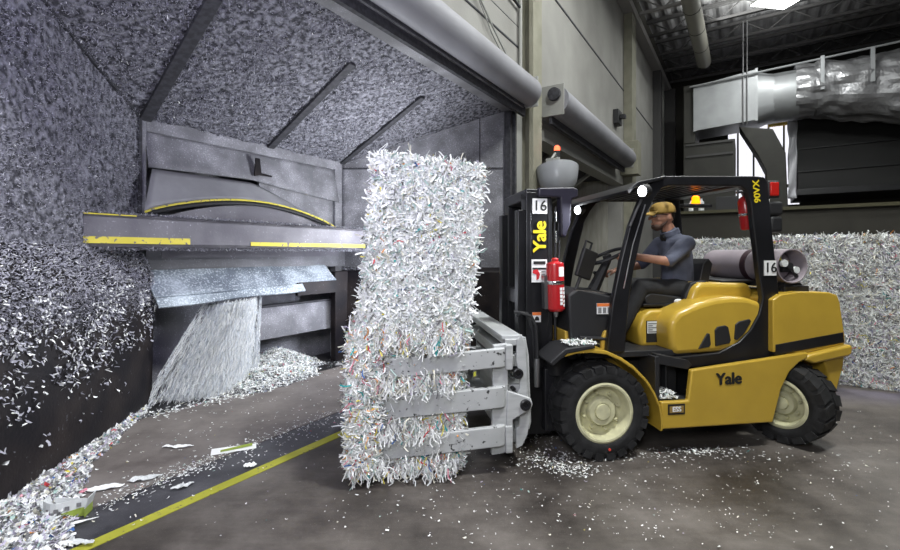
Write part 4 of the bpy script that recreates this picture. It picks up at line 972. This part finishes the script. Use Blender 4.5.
mb = T(); mb.tube([(-.60, .25, 1.13), (-.58, .22, 1.16), (-.50, .20, 1.13), (-.46, .20, 1.05), (-.45, .20, .85), (-.45, .2, .6)], .014); mb.tube([(-.62, .28, 1.16), (-.52, .24, 1.15), (-.47, .24, 1.0), (-.46, .24, .7)], .014); mb.build('clamp_hose', BLKM, fk, smooth=True)
mb = T(); mb.lathe([(.022, .55), (.026, .6), (.026, .74), (.02, .78)], 12, (-.45, .2, 0)); mb.build('hose_sleeve', STEEL, fk, smooth=True)
# scraps caught on the forklift
for (cx, cy, cz, sx, sy, n, lab) in ((-.13, .1, .925, .09, .07, 260, 'white shreds lying on the black front mudguard'), (.63, .12, .455, .05, .06, 260, 'small pile of white shreds on the forklift side step')):
    a = g.normal(0, 1, (n, 2)); hz = np.maximum(0, 1 - (a ** 2).sum(1) / 3.5) * (.06 if cz < .6 else .014)
    P = np.stack([np.clip(cx + a[:, 0] * sx, cx - 1.3 * sx, cx + 1.3 * sx), np.clip(cy + a[:, 1] * sy, cy - 1.3 * sy, cy + 1.3 * sy), cz + hz * g.random(n) + .004], 1)
    o = strips('paper_scraps', P, np.tile((0, 0, 1.), (n, 1)) + g.normal(0, .4, (n, 3)), g.normal(0, 1, (n, 3)) * (1, 1, .3), g.uniform(.02, .05, n), g.uniform(.006, .011, n), g.normal(0, .3, n), pick(g, n, W_WHITE), PAPERS, None, TR, 2, .3, 61)
    tag(o, lab, 'scraps', kind='stuff')

# gas cylinder on the cradle
gc = thing('gas_cylinder', 'grey gas cylinder strapped across the forklift behind the driver', 'gas cylinder', TR @ Matrix.Translation((1.85, .6, 1.38)))
mb = T(); mb.lathe([(.001, 1.14), (.06, 1.135), (.12, 1.10), (.148, 1.04), (.15, 1.0), (.15, .34), (.146, .30), (.12, .25), (.06, .22), (.001, .215)], 40, (1.85, 0, 1.535), 'y', caps=False); mb.build('cylinder_body', TANK, gc, smooth=True)
mb = T(); mb.lathe([(.146, .33), (.15, .25), (.15, .12), (.153, .112), (.145, .11), (.138, .12), (.138, .26)], 40, (1.85, 0, 1.535), 'y', caps=False); mb.build('cylinder_collar', TANK, gc, smooth=True)
for yy in (.47,):
    mb = T(); mb.lathe([(.150, yy), (.156, yy + .005), (.156, yy + .065), (.150, yy + .07)], 40, (1.85, 0, 1.535), 'y', caps=False); mb.build('strap', RUST, gc, smooth=True)
mb = T(); mb.cyl((1.85, 0, 1.535), .03, .13, .24, 'y', 14); mb.tube([(1.85, .15, 1.535), (1.90, .14, 1.48), (1.93, .15, 1.44)], .016); mb.tube([(1.85, .16, 1.53), (1.79, .15, 1.57)], .014); mb.box(1.80, 1.90, .16, .19, 1.48, 1.52); mb.build('valve', BLKM, gc, smooth=True)
for (x, z, r_) in ((1.79, 1.56, .032), (1.91, 1.50, .030)):
    mb = T(); mb.cyl((x, 0, z), r_, .125, .15, 'y', 18); mb.build('gauge', PW2, gc)
mb = T(); mb.box(1.745, 1.765, .14, .16, 1.585, 1.62); mb.build('yellow_tag', PY, gc)

# fire extinguishers
fe = thing('fire_extinguisher', 'red fire extinguisher with silver band mounted on the forklift mast', 'fire extinguisher', TR @ Matrix.Translation((-.27, .24, 1.165)))
Me = TR @ Matrix.Translation((-.27, .24, 1.165)) @ Matrix.Rotation(R(-1.5), 4, 'Y')
mb = MB(Me); mb.lathe([(.001, .0), (.055, .0), (.072, .02), (.073, .38), (.070, .40), (.03, .415), (.03, .435), (.02, .445), (.001, .446)], 32, caps=False); mb.build('cylinder_body', RED, fe, smooth=True)
mb = MB(Me); mb.lathe([(.0735, .225), (.0755, .228), (.0755, .252), (.0735, .255)], 32, caps=False); mb.build('silver_band', CHROME, fe, smooth=True)
def curved(name, a0, a1, z0, z1, m, r_=.0742, n=6):
    mb = MB(Me); mb.sheet(lambda u, v: (r_ * math.sin(a0 + (a1 - a0) * u), -r_ * math.cos(a0 + (a1 - a0) * u), z0 + (z1 - z0) * v), n, 1); return mb.build(name, m, fe)
curved('white_label', .05, .85, .29, .37, WHITE)
mb = MB(Me)
for row, a0 in ((0, .12), (1, .58)):
    for k in range(5):
        a = a0; zc = .20 - k * (.030 if row == 0 else .034)
        mb.sheet(lambda u, v: (.0746 * math.sin(a + .36 * u), -.0746 * math.cos(a + .36 * u), zc - .024 * v), 3, 1)
        mb.v = mb.v
mb.build('white_lettering_marks', WHITE, fe)
mb = MB(Me); mb.lathe([(.012, -.05), (.02, -.03), (.02, 0)], 12); mb.build('nozzle', STEEL, fe, smooth=True)
mb = MB(Me); mb.box(-.10, -.07, -.01, .06, .02, .30); mb.box(-.085, .0, .05, .09, .1, .28); mb.build('mounting_bracket', STEEL, fe)
fe2 = thing('fire_extinguisher', 'small red fire extinguisher clamped to the rear guard leg behind the driver', 'fire extinguisher', TR @ Matrix.Translation((1.49, .24, 1.87)))
Me2 = TR @ Matrix.Translation((1.525, .24, 1.86)) @ Matrix.Rotation(R(-7), 4, 'Y')
mb = MB(Me2); mb.lathe([(.001, 0), (.045, 0), (.056, .015), (.056, .25), (.04, .285), (.016, .30), (.001, .31)], 28, caps=False); mb.build('cylinder_body', RED, fe2, smooth=True)
mb = MB(Me2); mb.sheet(lambda u, v: (.0575 * math.sin(-.3 + 1.1 * u), -.0575 * math.cos(-.3 + 1.1 * u), .03 + .085 * v), 6, 1); mb.build('white_label', WHITE, fe2)
mb = MB(Me2); mb.lathe([(.057, .125), (.060, .128), (.060, .145), (.057, .148)], 28, caps=False); mb.box(-.01, .05, -.12, -.055, .125, .15); mb.build('clamp_band', CHROME, fe2)
mb = MB(Me2); mb.tube([(0, 0, .30), (-.02, 0, .34), (-.07, 0, .34)], .012); mb.build('valve', STEEL, fe2)

# ================================================================== DRIVER
drv = thing('person', 'man in tan cap, glasses and blue-grey shirt driving the forklift', 'person', TR @ Matrix.Translation((1.03, .62, 1.20)))
TP = TR @ Matrix.Translation((.075, 0, 0))
def T(): return MB(TP)
KH = 1.07
def hv(v): return hd + Vector(v) * KH
def fuse(mb, name, m, vox, parent, smooth_it=6, fac=.5):
    o = mb.build(name, m, parent)
    md = o.modifiers.new('Remesh', 'REMESH'); md.mode = 'VOXEL'; md.voxel_size = vox
    ms = o.modifiers.new('Smooth', 'SMOOTH'); ms.iterations = smooth_it; ms.factor = fac
    me = bpy.data.meshes.new_from_object(o.evaluated_get(bpy.context.evaluated_depsgraph_get()))
    o.modifiers.clear(); o.data = me; me.name = name
    me.polygons.foreach_set('use_smooth', [True] * len(me.polygons))
    return o
hd = Vector((.875, .62, 2.005))         # head centre
J = dict(pel=(1.03, .62, 1.33), wai=(1.03, .62, 1.45), che=(1.02, .62, 1.63), ub=(.985, .62, 1.75), nk=(.955, .62, 1.83), hn=(.915, .62, 1.93),
         sn=(.985, .43, 1.735), sf=(.97, .81, 1.735), en=(.765, .37, 1.575), ef=(.79, .86, 1.53), wn=(.435, .44, 1.625), wf=(.535, .86, 1.475),
         hpn=(1.0, .53, 1.30), hpf=(1.0, .71, 1.30), kn=(.575, .48, 1.335), kf=(.575, .76, 1.335), an=(.365, .48, .95), af=(.37, .76, .95))
b = T()
b.limb(J['pel'], .125, J['wai'], .12); b.limb(J['wai'], .12, J['che'], .125); b.limb(J['che'], .125, J['ub'], .10)
b.limb(J['ub'], .075, J['nk'], .062); b.limb(J['nk'], .060, J['hn'], .056)
b.limb(J['ub'], .08, J['sn'], .06); b.limb(J['ub'], .08, J['sf'], .06)
for s in 'nf':
    b.limb(J['s' + s], .058, J['e' + s], .044); b.limb(J['e' + s], .044, J['w' + s], .030)
    b.limb(J['hp' + s], .085, J['k' + s], .06); b.limb(J['k' + s], .058, J['a' + s], .038)
    a = Vector(J['a' + s]); b.limb(a, .036, a + Vector((-.15, 0, -.055)), .03)
# head: skull, jaw, nose, ear, chin
b.sphere(hd, .107, 1.02, .78, 1.05, 24, 16); b.sphere(hv((-.028, 0, -.055)), .078, .92, .80, .95); b.sphere(hv((-.068, 0, -.108)), .030, .9, 1.05, .8)
b.limb(hv((-.098, 0, .012)), .010, hv((-.125, 0, -.028)), .015); b.sphere(hv((-.098, 0, -.072)), .016, .8, 1.5, .6)
b.sphere(hv((-.085, 0, .02)), .022, .7, 2.2, .6)
for sy in (-1, 1): b.sphere(hv((.015, sy * .080, -.015)), .030, .7, .3, 1.1); b.sphere(hv((-.06, sy * .04, -.03)), .03, .8, .7, .8)
# hands: palm, four curled fingers, thumb
def hand(w, palm, across, curl, mir):
    w = Vector(w); palm = Vector(palm).normalized(); across = Vector(across).normalized(); curl = Vector(curl).normalized()
    k0 = w + palm * .085
    for e in (-1.4, -.5, .5, 1.4): b.limb(w + palm * .012 + across * e * .010, .016, k0 + across * e * .018, .0125)
    for e, ln in ((-1.5, .062), (-.5, .074), (.5, .070), (1.5, .054)):
        p0 = k0 + across * e * .0185; p1 = p0 + palm * ln * .42 + curl * ln * .18; p2 = p1 + curl * ln * .42 + palm * ln * .02; p3 = p2 + curl * ln * .18 - palm * ln * .26
        b.limb(p0, .0105, p1, .0098); b.limb(p1, .0098, p2, .009); b.limb(p2, .009, p3, .008)
    t0 = w + palm * .025 + across * mir * .022; t1 = t0 + palm * .035 + across * mir * .030 + curl * .012; t2 = t1 + palm * .026 + curl * .022 - across * mir * .006
    b.limb(t0, .014, t1, .0115); b.limb(t1, .0115, t2, .0095)
hand(J['wn'], (-.93, .10, .18), (.1, 1, .0), (-.15, 0, -1), 1)
hand(J['wf'], (-.95, .04, -.10), (.05, 1, 0), (-.1, 0, -1), -1)
body = fuse(b, 'body', SKIN, .0062, drv, 4)
# shirt
b = T()
b.limb((1.035, .62, 1.31), .143, J['wai'], .142); b.limb(J['wai'], .142, J['che'], .142); b.limb(J['che'], .14, (.99, .62, 1.745), .112)
b.limb((.995, .62, 1.76), .092, (.955, .62, 1.845), .070)
for s in 'nf':
    b.limb((.99, .62, 1.745), .095, J['s' + s], .080); b.limb((1.0, .62, 1.62), .12, (1.0, .55 if s == 'n' else .69, 1.66), .10)
    A, E = Vector(J['s' + s]), Vector(J['e' + s]); b.limb(A, .078, A + (E - A) * .93, .060)
sh = fuse(b, 'shirt', SHIRT, .0085, drv, 6)
mb = T(); c0 = Vector((.945, .62, 1.865)); tq = Vector((-.35, 0, .95)).normalized().to_track_quat('Z', 'Y').to_matrix()
mb.lathe([(.076, -.04), (.078, .006), (.086, .0), (.088, -.042)], 28, tuple(c0), T=tq, caps=False); mb.build('collar', SHIRT, sh, smooth=True)
mb = T(); mb.prism([(.855, 1.80), (.885, 1.86), (.93, 1.83), (.90, 1.74)], .585, .655); mb.build('dark_undershirt', BLK, sh, bevel=.012)
# trousers
b = T()
b.limb(J['pel'], .142, (1.03, .62, 1.37), .14)
for s in 'nf':
    b.limb(J['hp' + s], .105, J['k' + s], .078); b.limb(J['k' + s], .076, J['a' + s], .062)
fuse(b, 'trousers', TROUS, .009, drv, 6)
for s in 'nf':
    b = T(); a = Vector(J['a' + s]); b.limb(a, .052, a + Vector((0, 0, -.06)), .050); b.limb(a + Vector((0, 0, -.065)), .048, a + Vector((-.16, 0, -.075)), .042); fuse(b, 'boot', BOOT, .009, drv, 3)
mb = T(); mb.lathe([(.142, 1.325), (.147, 1.33), (.147, 1.36), (.142, 1.365)], 32, (1.03, .62, 0)); mb.build('belt', BOOT, drv, smooth=True)
# hair, beard, cap, glasses
b = T(); b.sphere(hv((.028, 0, .008)), .098, .86, .80, .98); b.sphere(hv((.05, 0, -.045)), .068, .75, .85, .8)
hr = fuse(b, 'hair', HAIR, .008, drv, 2)
b = T(); b.sphere(hv((-.052, 0, -.098)), .053, 1.05, 1.02, .72)
for sy in (-1, 1): b.limb(hv((-.035, sy * .052, -.085)),   .018, hv((.0, sy * .066, -.05)), .010)
fuse(b, 'beard', BEARD, .007, drv, 3)
cap = T(); th_ = Matrix.Rotation(R(-6), 3, 'Y')
cap.lathe([(.120, .030), (.122, .048), (.116, .091), (.091, .126), (.048, .144), (.001, .148)], 32, tuple(hv((.004, 0, -.004))), T=Matrix.Diagonal((1.0, .80, .93)) @ th_, caps=False)
cp = cap.build('cap', CAPM, drv, smooth=True, solid=.006)
mb = T(); mb.sheet(lambda u, v: (hd.x - .092 - .115 * v * math.sin(PI * (.12 + .76 * u)), hd.y - .074 + .148 * u, hd.z + .040 - .045 * v + .012 * math.sin(PI * u)), 12, 6); mb.build('cap_peak', CAPM, cp, solid=.006, smooth=True)
gl = T()
for sy in (-1, 1):
    gl.tube([(hd.x - .104, hd.y + sy * .055, hd.z + .012), (hd.x - .05, hd.y + sy * .083, hd.z + .010), (hd.x + .02, hd.y + sy * .085, hd.z + .004)], .0035)
    gl.tube([(hd.x - .112, hd.y + sy * .010, hd.z + .012), (hd.x - .106, hd.y + sy * .055, hd.z + .014), (hd.x - .104, hd.y + sy * .058, hd.z - .014), (hd.x - .112, hd.y + sy * .012, hd.z - .016), (hd.x - .112, hd.y + sy * .010, hd.z + .012)], .003)
gs = gl.build('glasses', BLKM, drv)
for sy in (-1, 1):
    mb = T(); mb.sheet(lambda u, v: (hd.x - .111 + .006 * u, hd.y + sy * (.012 + .044 * u), hd.z - .014 + .027 * v), 3, 2); mb.build('lens', GLASS, gs)


def T(): return MB(TR)
# ================================================================== WALL FITTINGS AND BACKGROUND
def roller(label, t0, t1, zc, r_, d0, group):
    o = thing('roller_shutter', label, 'roller shutter', WL @ Matrix.Translation(((t0 + t1) / 2, d0, zc - r_)), group)
    mb = MB(WL); mb.cyl((0, d0, zc), r_, t0, t1, 'x', 40); mb.box(t0, t1, d0 - .02, -.005, zc - r_, zc - r_ + .03); mb.box(t0, t1, d0, -.005, zc + r_ - .03, zc + r_); mb.build('coil_housing', SHUT, o, smooth=True)
    for tt in (t0 - .03, t1):
        mb = MB(WL); mb.box(tt, tt + .03, d0 - r_ * .7, -.005, zc - r_ * 1.05, zc + r_ * 1.05); mb.build('end_bracket', PIPEM, o, bevel=.006)
    mb = MB(WL); mb.box(t0, t1, d0 + .05, d0 + .10, zc - r_ - .14, zc - r_ + .03); mb.build('bottom_bar', RIB, o)
    return o
roller('long grey roller shutter housing over the paper bay opening', -5, 1.66, 4.19, .225, -.28, 'roller shutters')
r2 = roller('shorter grey roller shutter housing over the second bay', 2.72, 8.55, 4.36, .26, -.32, 'roller shutters')
mb = MB(WL); mb.lathe([(.02, 2.60), (.11, 2.605), (.12, 2.66), (.10, 2.70)], 20, (0, -.34, 4.45), 'x'); mb.build('drive_sprocket', RIB, r2)
def wallthing(name, lab, cat, mb, m, **k): return tag(mb.build(name, m, **k), lab, cat)
mb = MB(WL); mb.cyl((2.55, -.07, 0), .05, 0.02, 9.0); wallthing('conduit_pipe', 'vertical grey conduit right beside the olive column', 'pipe', mb, PIPEM, smooth=True)
mb = MB(WL); mb.cyl((1.87, -.05, 0), .03, 4.1, 9.0); wallthing('conduit_pipe', 'thin vertical conduit on the wall just left of the olive column', 'pipe', mb, PIPEM, smooth=True)
mb = MB(WL); mb.tube([(.30, -.05, 5.35), (.9, -.06, 4.95), (1.35, -.06, 4.70)], .014); mb.tube([(.28, -.05, 5.35), (.85, -.06, 4.86), (1.30, -.06, 4.62)], .010); mb.box(.2, .34, -.12, 0, 5.28, 5.5)
wallthing('junction_cable', 'small wall box with slack cables above the roller housing', 'cable', mb, PIPEM)
mb = MB(WL); mb.tube([(.6, -.04, 6.35), (1.0, -.05, 6.0), (1.4, -.05, 5.75), (1.85, -.05, 5.7)], .022); mb.box(.1, .75, -.10, 0, 6.3, 6.42); wallthing('wall_lamp_bar', 'dark cable tray end high on the wall at top of frame', 'cable tray', mb, RIB)
mb = MB(WL); mb.box(8.3, 8.75, -.15, 0, 5.35, 5.75); mb.box(8.45, 8.6, -.3, -.15, 5.5, 5.62); wallthing('wall_speaker', 'small black box fixed on the wall above the second roller', 'box', mb, BLKM, bevel=.01)
# bowl-shaped housing and beacon by the column
dm = thing('bowl_lamp_housing', 'grey bowl-shaped housing fixed to the olive column above the mast', 'lamp housing', WL @ Matrix.Translation((2.3, -.5, 2.7)))
Md = WL @ Matrix.Translation((2.22, -.56, 2.90))
mb = MB(Md @ Matrix.Rotation(R(35), 4, 'Z') @ Matrix.Rotation(R(14), 4, 'Y'))
mb.lathe([(.001, -.30), (.10, -.295), (.22, -.22), (.30, -.10), (.335, .06), (.345, .16), (.33, .165), (.30, .1), (.001, .12)], 40, caps=False); mb.build('bowl', mat('bowl_grey', (.32, .33, .35), .35, coat=.3), dm, smooth=True)
mb = MB(WL); mb.box(2.22, 2.34, -.58, -.25, 2.84, 3.02); mb.build('wall_bracket', PIPEM, dm, bevel=.008)
mb = MB(WL); mb.cyl((2.30, -.52, 0), .05, 3.05, 3.25, seg=16); mb.box(2.05, 2.25, -.55, -.42, 3.06, 3.20); mb.tube([(2.1, -.5, 3.2), (2.2, -.52, 3.3), (2.3, -.5, 3.24)], .02); mb.build('valve_cluster', PIPEM, dm)
mb = MB(WL); mb.lathe([(.05, 3.25), (.05, 3.36)], 16, (2.30, -.52, 0)); mb.build('beacon_base', BLKM, dm)
mb = MB(WL); mb.lathe([(.048, 3.36), (.048, 3.42), (.02, 3.45), (.001, 3.452)], 16, (2.30, -.52, 0), caps=False); mb.build('red_beacon', REDLED, dm)

# ceiling pipe, duct run, enclosure
mb = MB(WL); mb.cyl((0, -1.85, 8.9), .24, 4, 14.6, 'x', 28)
o = mb.build('overhead_pipe', mat('pale_pipe', (.30, .29, .25), .5), smooth=True); tag(o, 'fat round pale pipe running under the roof joists', 'pipe')
for k in range(6):
    mb = MB(WL); mb.lathe([(.245, -.02), (.252, -.015), (.252, .015), (.245, .02)], 28, (5.5 + k * 1.5, -1.85, 8.9), 'x', caps=False); mb.build('pipe_band', JOISTD, o)
TD = 14.2
def D2(px, py, t=TD): return wd(px, py, t)
du = thing('ventilation_duct', 'big pale ventilation duct with square elbow and torn foil wrap near the roof', 'duct', WL @ Matrix.Translation((TD, -4, 6)))
a0, zt0 = D2(695, 86); a1, zt1 = D2(756, 69); _, zb0 = D2(695, 131); _, zb1 = D2(756, 120)
mb = MB(WL); mb.add([(TD, a0, zb0), (TD, a1, zb1), (TD, a1, zt1), (TD, a0, zt0), (TD + 1.6, a0, zb0), (TD + 1.6, a1, zb1), (TD + 1.6, a1, zt1), (TD + 1.6, a0, zt0)],
                    [(0, 1, 2, 3), (7, 6, 5, 4), (0, 4, 5, 1), (1, 5, 6, 2), (2, 6, 7, 3), (3, 7, 4, 0)]); mb.build('square_elbow', DUCTM, du, bevel=.02)
mb = MB(WL); mb.box(TD - .02, TD + 1.62, a0 - .03, a0 + .05, zb0 - .02, zt0 + .02); mb.box(TD - .02, TD + 1.62, a1 - .05, a1 + .03, zb1 - .02, zt1 + .02); mb.build('flange', DUCTM, du)
rr = .86; zc = (zt1 + zb1) / 2 - .02; tc_ = TD + .8
dB, _ = D2(800, 90); dC, _ = D2(830, 90); dE, _ = D2(960, 90)
mb = MB(WL); n = 28; vs = []; fs = []
sq = []
for i in range(n):
    a = 2 * PI * i / n; c, s_ = math.cos(a), math.sin(a); m_ = max(abs(c), abs(s_))
    vs.append((tc_ + .8 * c / m_, a1, zc + (zt1 - zb1) / 2 * s_ / m_)); 
for i in range(n):
    a = 2 * PI * i / n; vs.append((tc_ + rr * math.cos(a), a1 - .55, zc + rr * math.sin(a)))
fs = [(i, (i + 1) % n, (i + 1) % n + n, i + n) for i in range(n)]
mb.add(vs, fs); mb.build('square_to_round_piece', DUCTM, du, smooth=True)
mb = MB(WL); mb.cyl((tc_, 0, zc), rr, dB, a1 - .5, 'y', 40); mb.build('round_duct', DUCTM, du, smooth=True)
def wrapf(u, v):
    a = 2 * PI * v; d = dB + .1 + (dE - dB) * u
    r1 = rr * (1.06 + .10 * u) + .13 * noise.noise(Vector((d * 1.1, math.cos(a) * 2, math.sin(a) * 2))) * (u > .15) + .08 * noise.noise(Vector((d * 2.5, math.cos(a) * 4, math.sin(a) * 4)))
    sag = -.5 * max(0, -math.sin(a)) * max(0, u - .25) * 1.4
    return (tc_ + r1 * math.cos(a), d, zc + .08 - .25 * u + r1 * math.sin(a) + sag)
mb = MB(WL); mb.sheet(wrapf, 50, 56); mb.build('foil_wrap', FOIL, du)
for (px, h0) in ((822, 57), (872, 48)):
    dd, zz = D2(px, h0); mb = MB(WL); mb.box(TD - .15, TD - .05, dd - .05, dd + .05, zc - .2, zz); mb.build('rail_post', DUCTM, du)
d0_, z0_ = D2(690, 88); d1_, z1_ = D2(905, 40); mb = MB(WL); mb.tube([(TD - .1, d0_, z0_), (TD - .1, d1_ - 1, z1_)], .035); mb.build('rail', DUCTM, du)
for px in (743, 747):
    dd, z1 = D2(px, 45); _, z2 = D2(px, 125); mb = MB(WL); mb.tube([(TD - .06, dd, z2), (TD - .06, dd, 9.9)], .02); mb.build('hanger_rod', STEEL, du)
# olive drop duct and its branch
o0, _ = D2(683, 100); o1, _ = D2(733, 100)
ol = thing('olive_plenum', 'dark olive plenum box below the square duct elbow', 'duct', WL @ Matrix.Translation((TD + 1, o1, 3)))
_, zq = D2(690, 143)
mb = MB(WL); mb.box(TD + .1, TD + 2.0, D2(735, 100)[0], o0, 0.0, zq); mb.build('plenum_body', OLIVE, ol, bevel=.03)
mb = MB(WL); mb.box(TD + .1, TD + 1.8, a0, o0, zq, zt0 + .1); mb.build('plenum_riser', OLIVE, ol, bevel=.03)
mb = MB(WL); mb.box(TD + .05, TD + .1, D2(733, 100)[0], o0 - .1, zq - .55, zq - .47); mb.box(TD + .05, TD + .1, D2(733, 100)[0], o0 - .1, zq - .1, zq - .04); mb.build('plenum_seam', JOISTD, ol)
poly = [D2(739, 126), D2(773, 128), D2(786, 152), D2(790, 240), D2(768, 240), D2(766, 170), D2(758, 155)]
mb = MB(WL); mb.prism(poly, TD + .1, TD + 1.2, 'x'); tag(mb.build('branch_duct', OLIVE, bevel=.03), 'olive branch duct slanting down in front of the lit opening', 'duct')
TE = TD + 2.1; e0, ez = D2(797, 196, TE); e1, _ = D2(1000, 190, TE)
en = thing('baler_enclosure', 'huge black-clad enclosure hanging at the right below the duct', 'enclosure', WL @ Matrix.Translation((TD + 2, e1, ez)))
mb = MB(WL); mb.box(TE, TE + 3, e1, e0, ez, zc + .3); mb.build('black_cladding', DARKC, en, bevel=.03)
for k in range(3):
    mb = MB(WL); zz = ez + .02 + k * .85; mb.box(TE - .06, TE, e1, e0, zz, zz + (.22 if k == 0 else .035)); mb.build('cladding_rail', BLK, en, bevel=.01)
mb = MB(WL); mb.sheet(lambda u, v: (TE - .2 + .1 * math.sin(v * 9 + u * 3), e0 + .02 + .26 * u + .07 * noise.noise(Vector((v * 5, u, 3))), ez - .1 + (wd(790, 118, TE)[1] - ez) * v), 5, 24)
tag(mb.build('plastic_sheet', mat('clear_white_plastic', (.75, .75, .8), .3), solid=.01, smooth=True), 'crumpled white plastic sheet hanging at the edge of the black enclosure', 'sheet')
# low wall and bench things seen past the driver
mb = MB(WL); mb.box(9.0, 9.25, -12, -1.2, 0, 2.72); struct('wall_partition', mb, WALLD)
mb = MB(WL); mb.box(8.9, 9.35, -12, -1.2, 2.72, 2.80); struct('trim_41', mb, mat('olive_cap_rail', (.05, .045, .018), .6))
for k, (dd, ww, hh, m, lab) in enumerate([(-1.9, .12, .30, PW, 'white bottle on the partition wall just behind the cap'), (-2.15, .14, .34, PW2, 'pale grey canister on the partition wall under the guard roof'), (-2.75, .5, .35, BLKM, 'black crate on the partition wall under the amber beacon'), (-3.5, .35, .22, WHITE, 'white carton on the partition wall beside the small extinguisher')]):
    mb = MB(WL)
    if k < 2: mb.lathe([(ww / 2, 0), (ww / 2, hh * .7), (ww * .2, hh * .85), (ww * .2, hh)], 16, (9.1, dd, 2.80))
    else: mb.box(8.98, 9.25, dd - ww / 2, dd + ww / 2, 2.80, 2.80 + hh)
    tag(mb.build('bottle' if k < 2 else 'storage_box', m, bevel=.01), lab, 'bottle' if k < 2 else 'box')
# high-bay lamps: the visible one and its row
def bay(x, y, z, power, lab, size=1.2, col=(.97, 1, .97), rot=0):
    M = Matrix.Translation((x, y, z)) @ Matrix.Rotation(rot, 4, 'Z')
    o = thing('high_bay_lamp', lab, 'lamp', M, 'high bay lamps')
    mb = MB(M); mb.prism([(-.62, .02), (.62, .02), (.5, .16), (-.5, .16)], -.3, .3); mb.build('lamp_housing', PIPEM, o, bevel=.01)
    mb = MB(M); mb.box(-.58, .58, -.27, .27, 0, .02); mb.build('lamp_lens', BAYLAMP, o)
    ld = bpy.data.lights.new('bay_light', 'AREA'); ld.shape = 'RECTANGLE'; ld.size = size; ld.size_y = size * .5; ld.energy = power; ld.color = col
    l = bpy.data.objects.new('bay_light', ld); C.objects.link(l); l.location = (x, y, z - .05); l.rotation_euler = (0, 0, rot)
    ld = bpy.data.lights.new('roof_fill', 'AREA'); ld.shape = 'RECTANGLE'; ld.size = 3.; ld.size_y = 3.; ld.energy = power * 1.5; ld.color = col  # wide upward fill added above each lamp to brighten the roof deck
    l = bpy.data.objects.new('roof_fill', ld); C.objects.link(l); l.location = (x, y, z + .2); l.rotation_euler = (PI, 0, rot)
bay(9.75, 13.5, 9.15, 170, 'bright high bay lamp hanging from the roof at top right', rot=R(10))
bay(2.6, 1.2, 8.6, 620, 'high bay lamp over the open floor behind the camera')
bay(4.6, 6.4, 8.9, 330, 'high bay lamp over the forklift')
bay(9.5, 7.5, 8.9, 150, 'high bay lamp over the stored bales')

def area(name, loc, target, sx, sy, power, col=(1, 1, 1)):
    ld = bpy.data.lights.new(name, 'AREA'); ld.shape = 'RECTANGLE'; ld.size = sx; ld.size_y = sy; ld.energy = power; ld.color = col
    l = bpy.data.objects.new(name, ld); C.objects.link(l); l.location = loc
    l.rotation_euler = (Vector(target) - Vector(loc)).to_track_quat('-Z', 'Y').to_euler(); return l
area('photo_softbox', (-.9, -.9, 3.0), (-.2, 4.0, 1.2), 1.6, 1.2, 125, (.96, .98, 1))
area('bay_flood', tuple(WL @ Vector((-.1, .35, 2.0))), tuple(WL @ Vector((-1.4, 1.8, 3.3))), .6, .6, 78, (.92, .95, 1))
area('bay_flood', tuple(WL @ Vector((.3, .8, 1.1))), tuple(WL @ Vector((-1.7, 2.1, .5))), .4, .4, 42, (.84, .88, 1))
area('violet_spill', (-.6, 1.2, 3.3), tuple(LWALL @ Vector((1.4, 0, 1.9))), 1., 1., 42, (.66, .62, 1))
area('far_hall_light', tuple(WL @ Vector((11, -5, 8.5))), tuple(WL @ Vector((14.2, -3.4, 6.6))), 1, 1, 16, (.95, .98, 1))
ld = bpy.data.lights.new('blue_safety_spot', 'SPOT'); ld.energy = 420; ld.spot_size = R(34); ld.spot_blend = .9; ld.color = (.16, .18, 1)
l = bpy.data.objects.new('blue_safety_spot', ld); C.objects.link(l); l.location = (7.4, 4.4, 2.4); l.rotation_euler = (Vector((5.6, 5.4, .7)) - l.location).to_track_quat('-Z', 'Y').to_euler()
for y in (.14, 1.12):
    p = TR @ Vector((.20, y, 2.08)); ld = bpy.data.lights.new('work_beam', 'SPOT'); ld.energy = 45; ld.spot_size = R(80); ld.spot_blend = .6; ld.color = (.9, .94, 1)
    l = bpy.data.objects.new('work_beam', ld); C.objects.link(l); l.location = p; l.rotation_euler = (TR @ Vector((-1.6, y, 1.0)) - p).to_track_quat('-Z', 'Y').to_euler()

# ================================================================== WORLD, CAMERA
w = bpy.data.worlds.new('World'); bpy.context.scene.world = w; w.use_nodes = True
w.node_tree.nodes['Background'].inputs[0].default_value = (.55, .58, .66, 1); w.node_tree.nodes['Background'].inputs[1].default_value = .06
cam = bpy.data.cameras.new('Camera'); co = bpy.data.objects.new('Camera', cam); C.objects.link(co)
co.location = (0, 0, H); co.rotation_euler = (R(90), 0, 0); cam.sensor_width = 36; cam.lens = 36 * F / 900; cam.shift_y = -(275 - HY) / 900; cam.clip_start = .05; cam.clip_end = 200
sc = bpy.context.scene; sc.camera = co
sc.view_settings.view_transform = 'Standard'; sc.view_settings.look = 'None'; sc.view_settings.exposure = 0; sc.view_settings.gamma = 1; sc.view_settings.use_curve_mapping = False
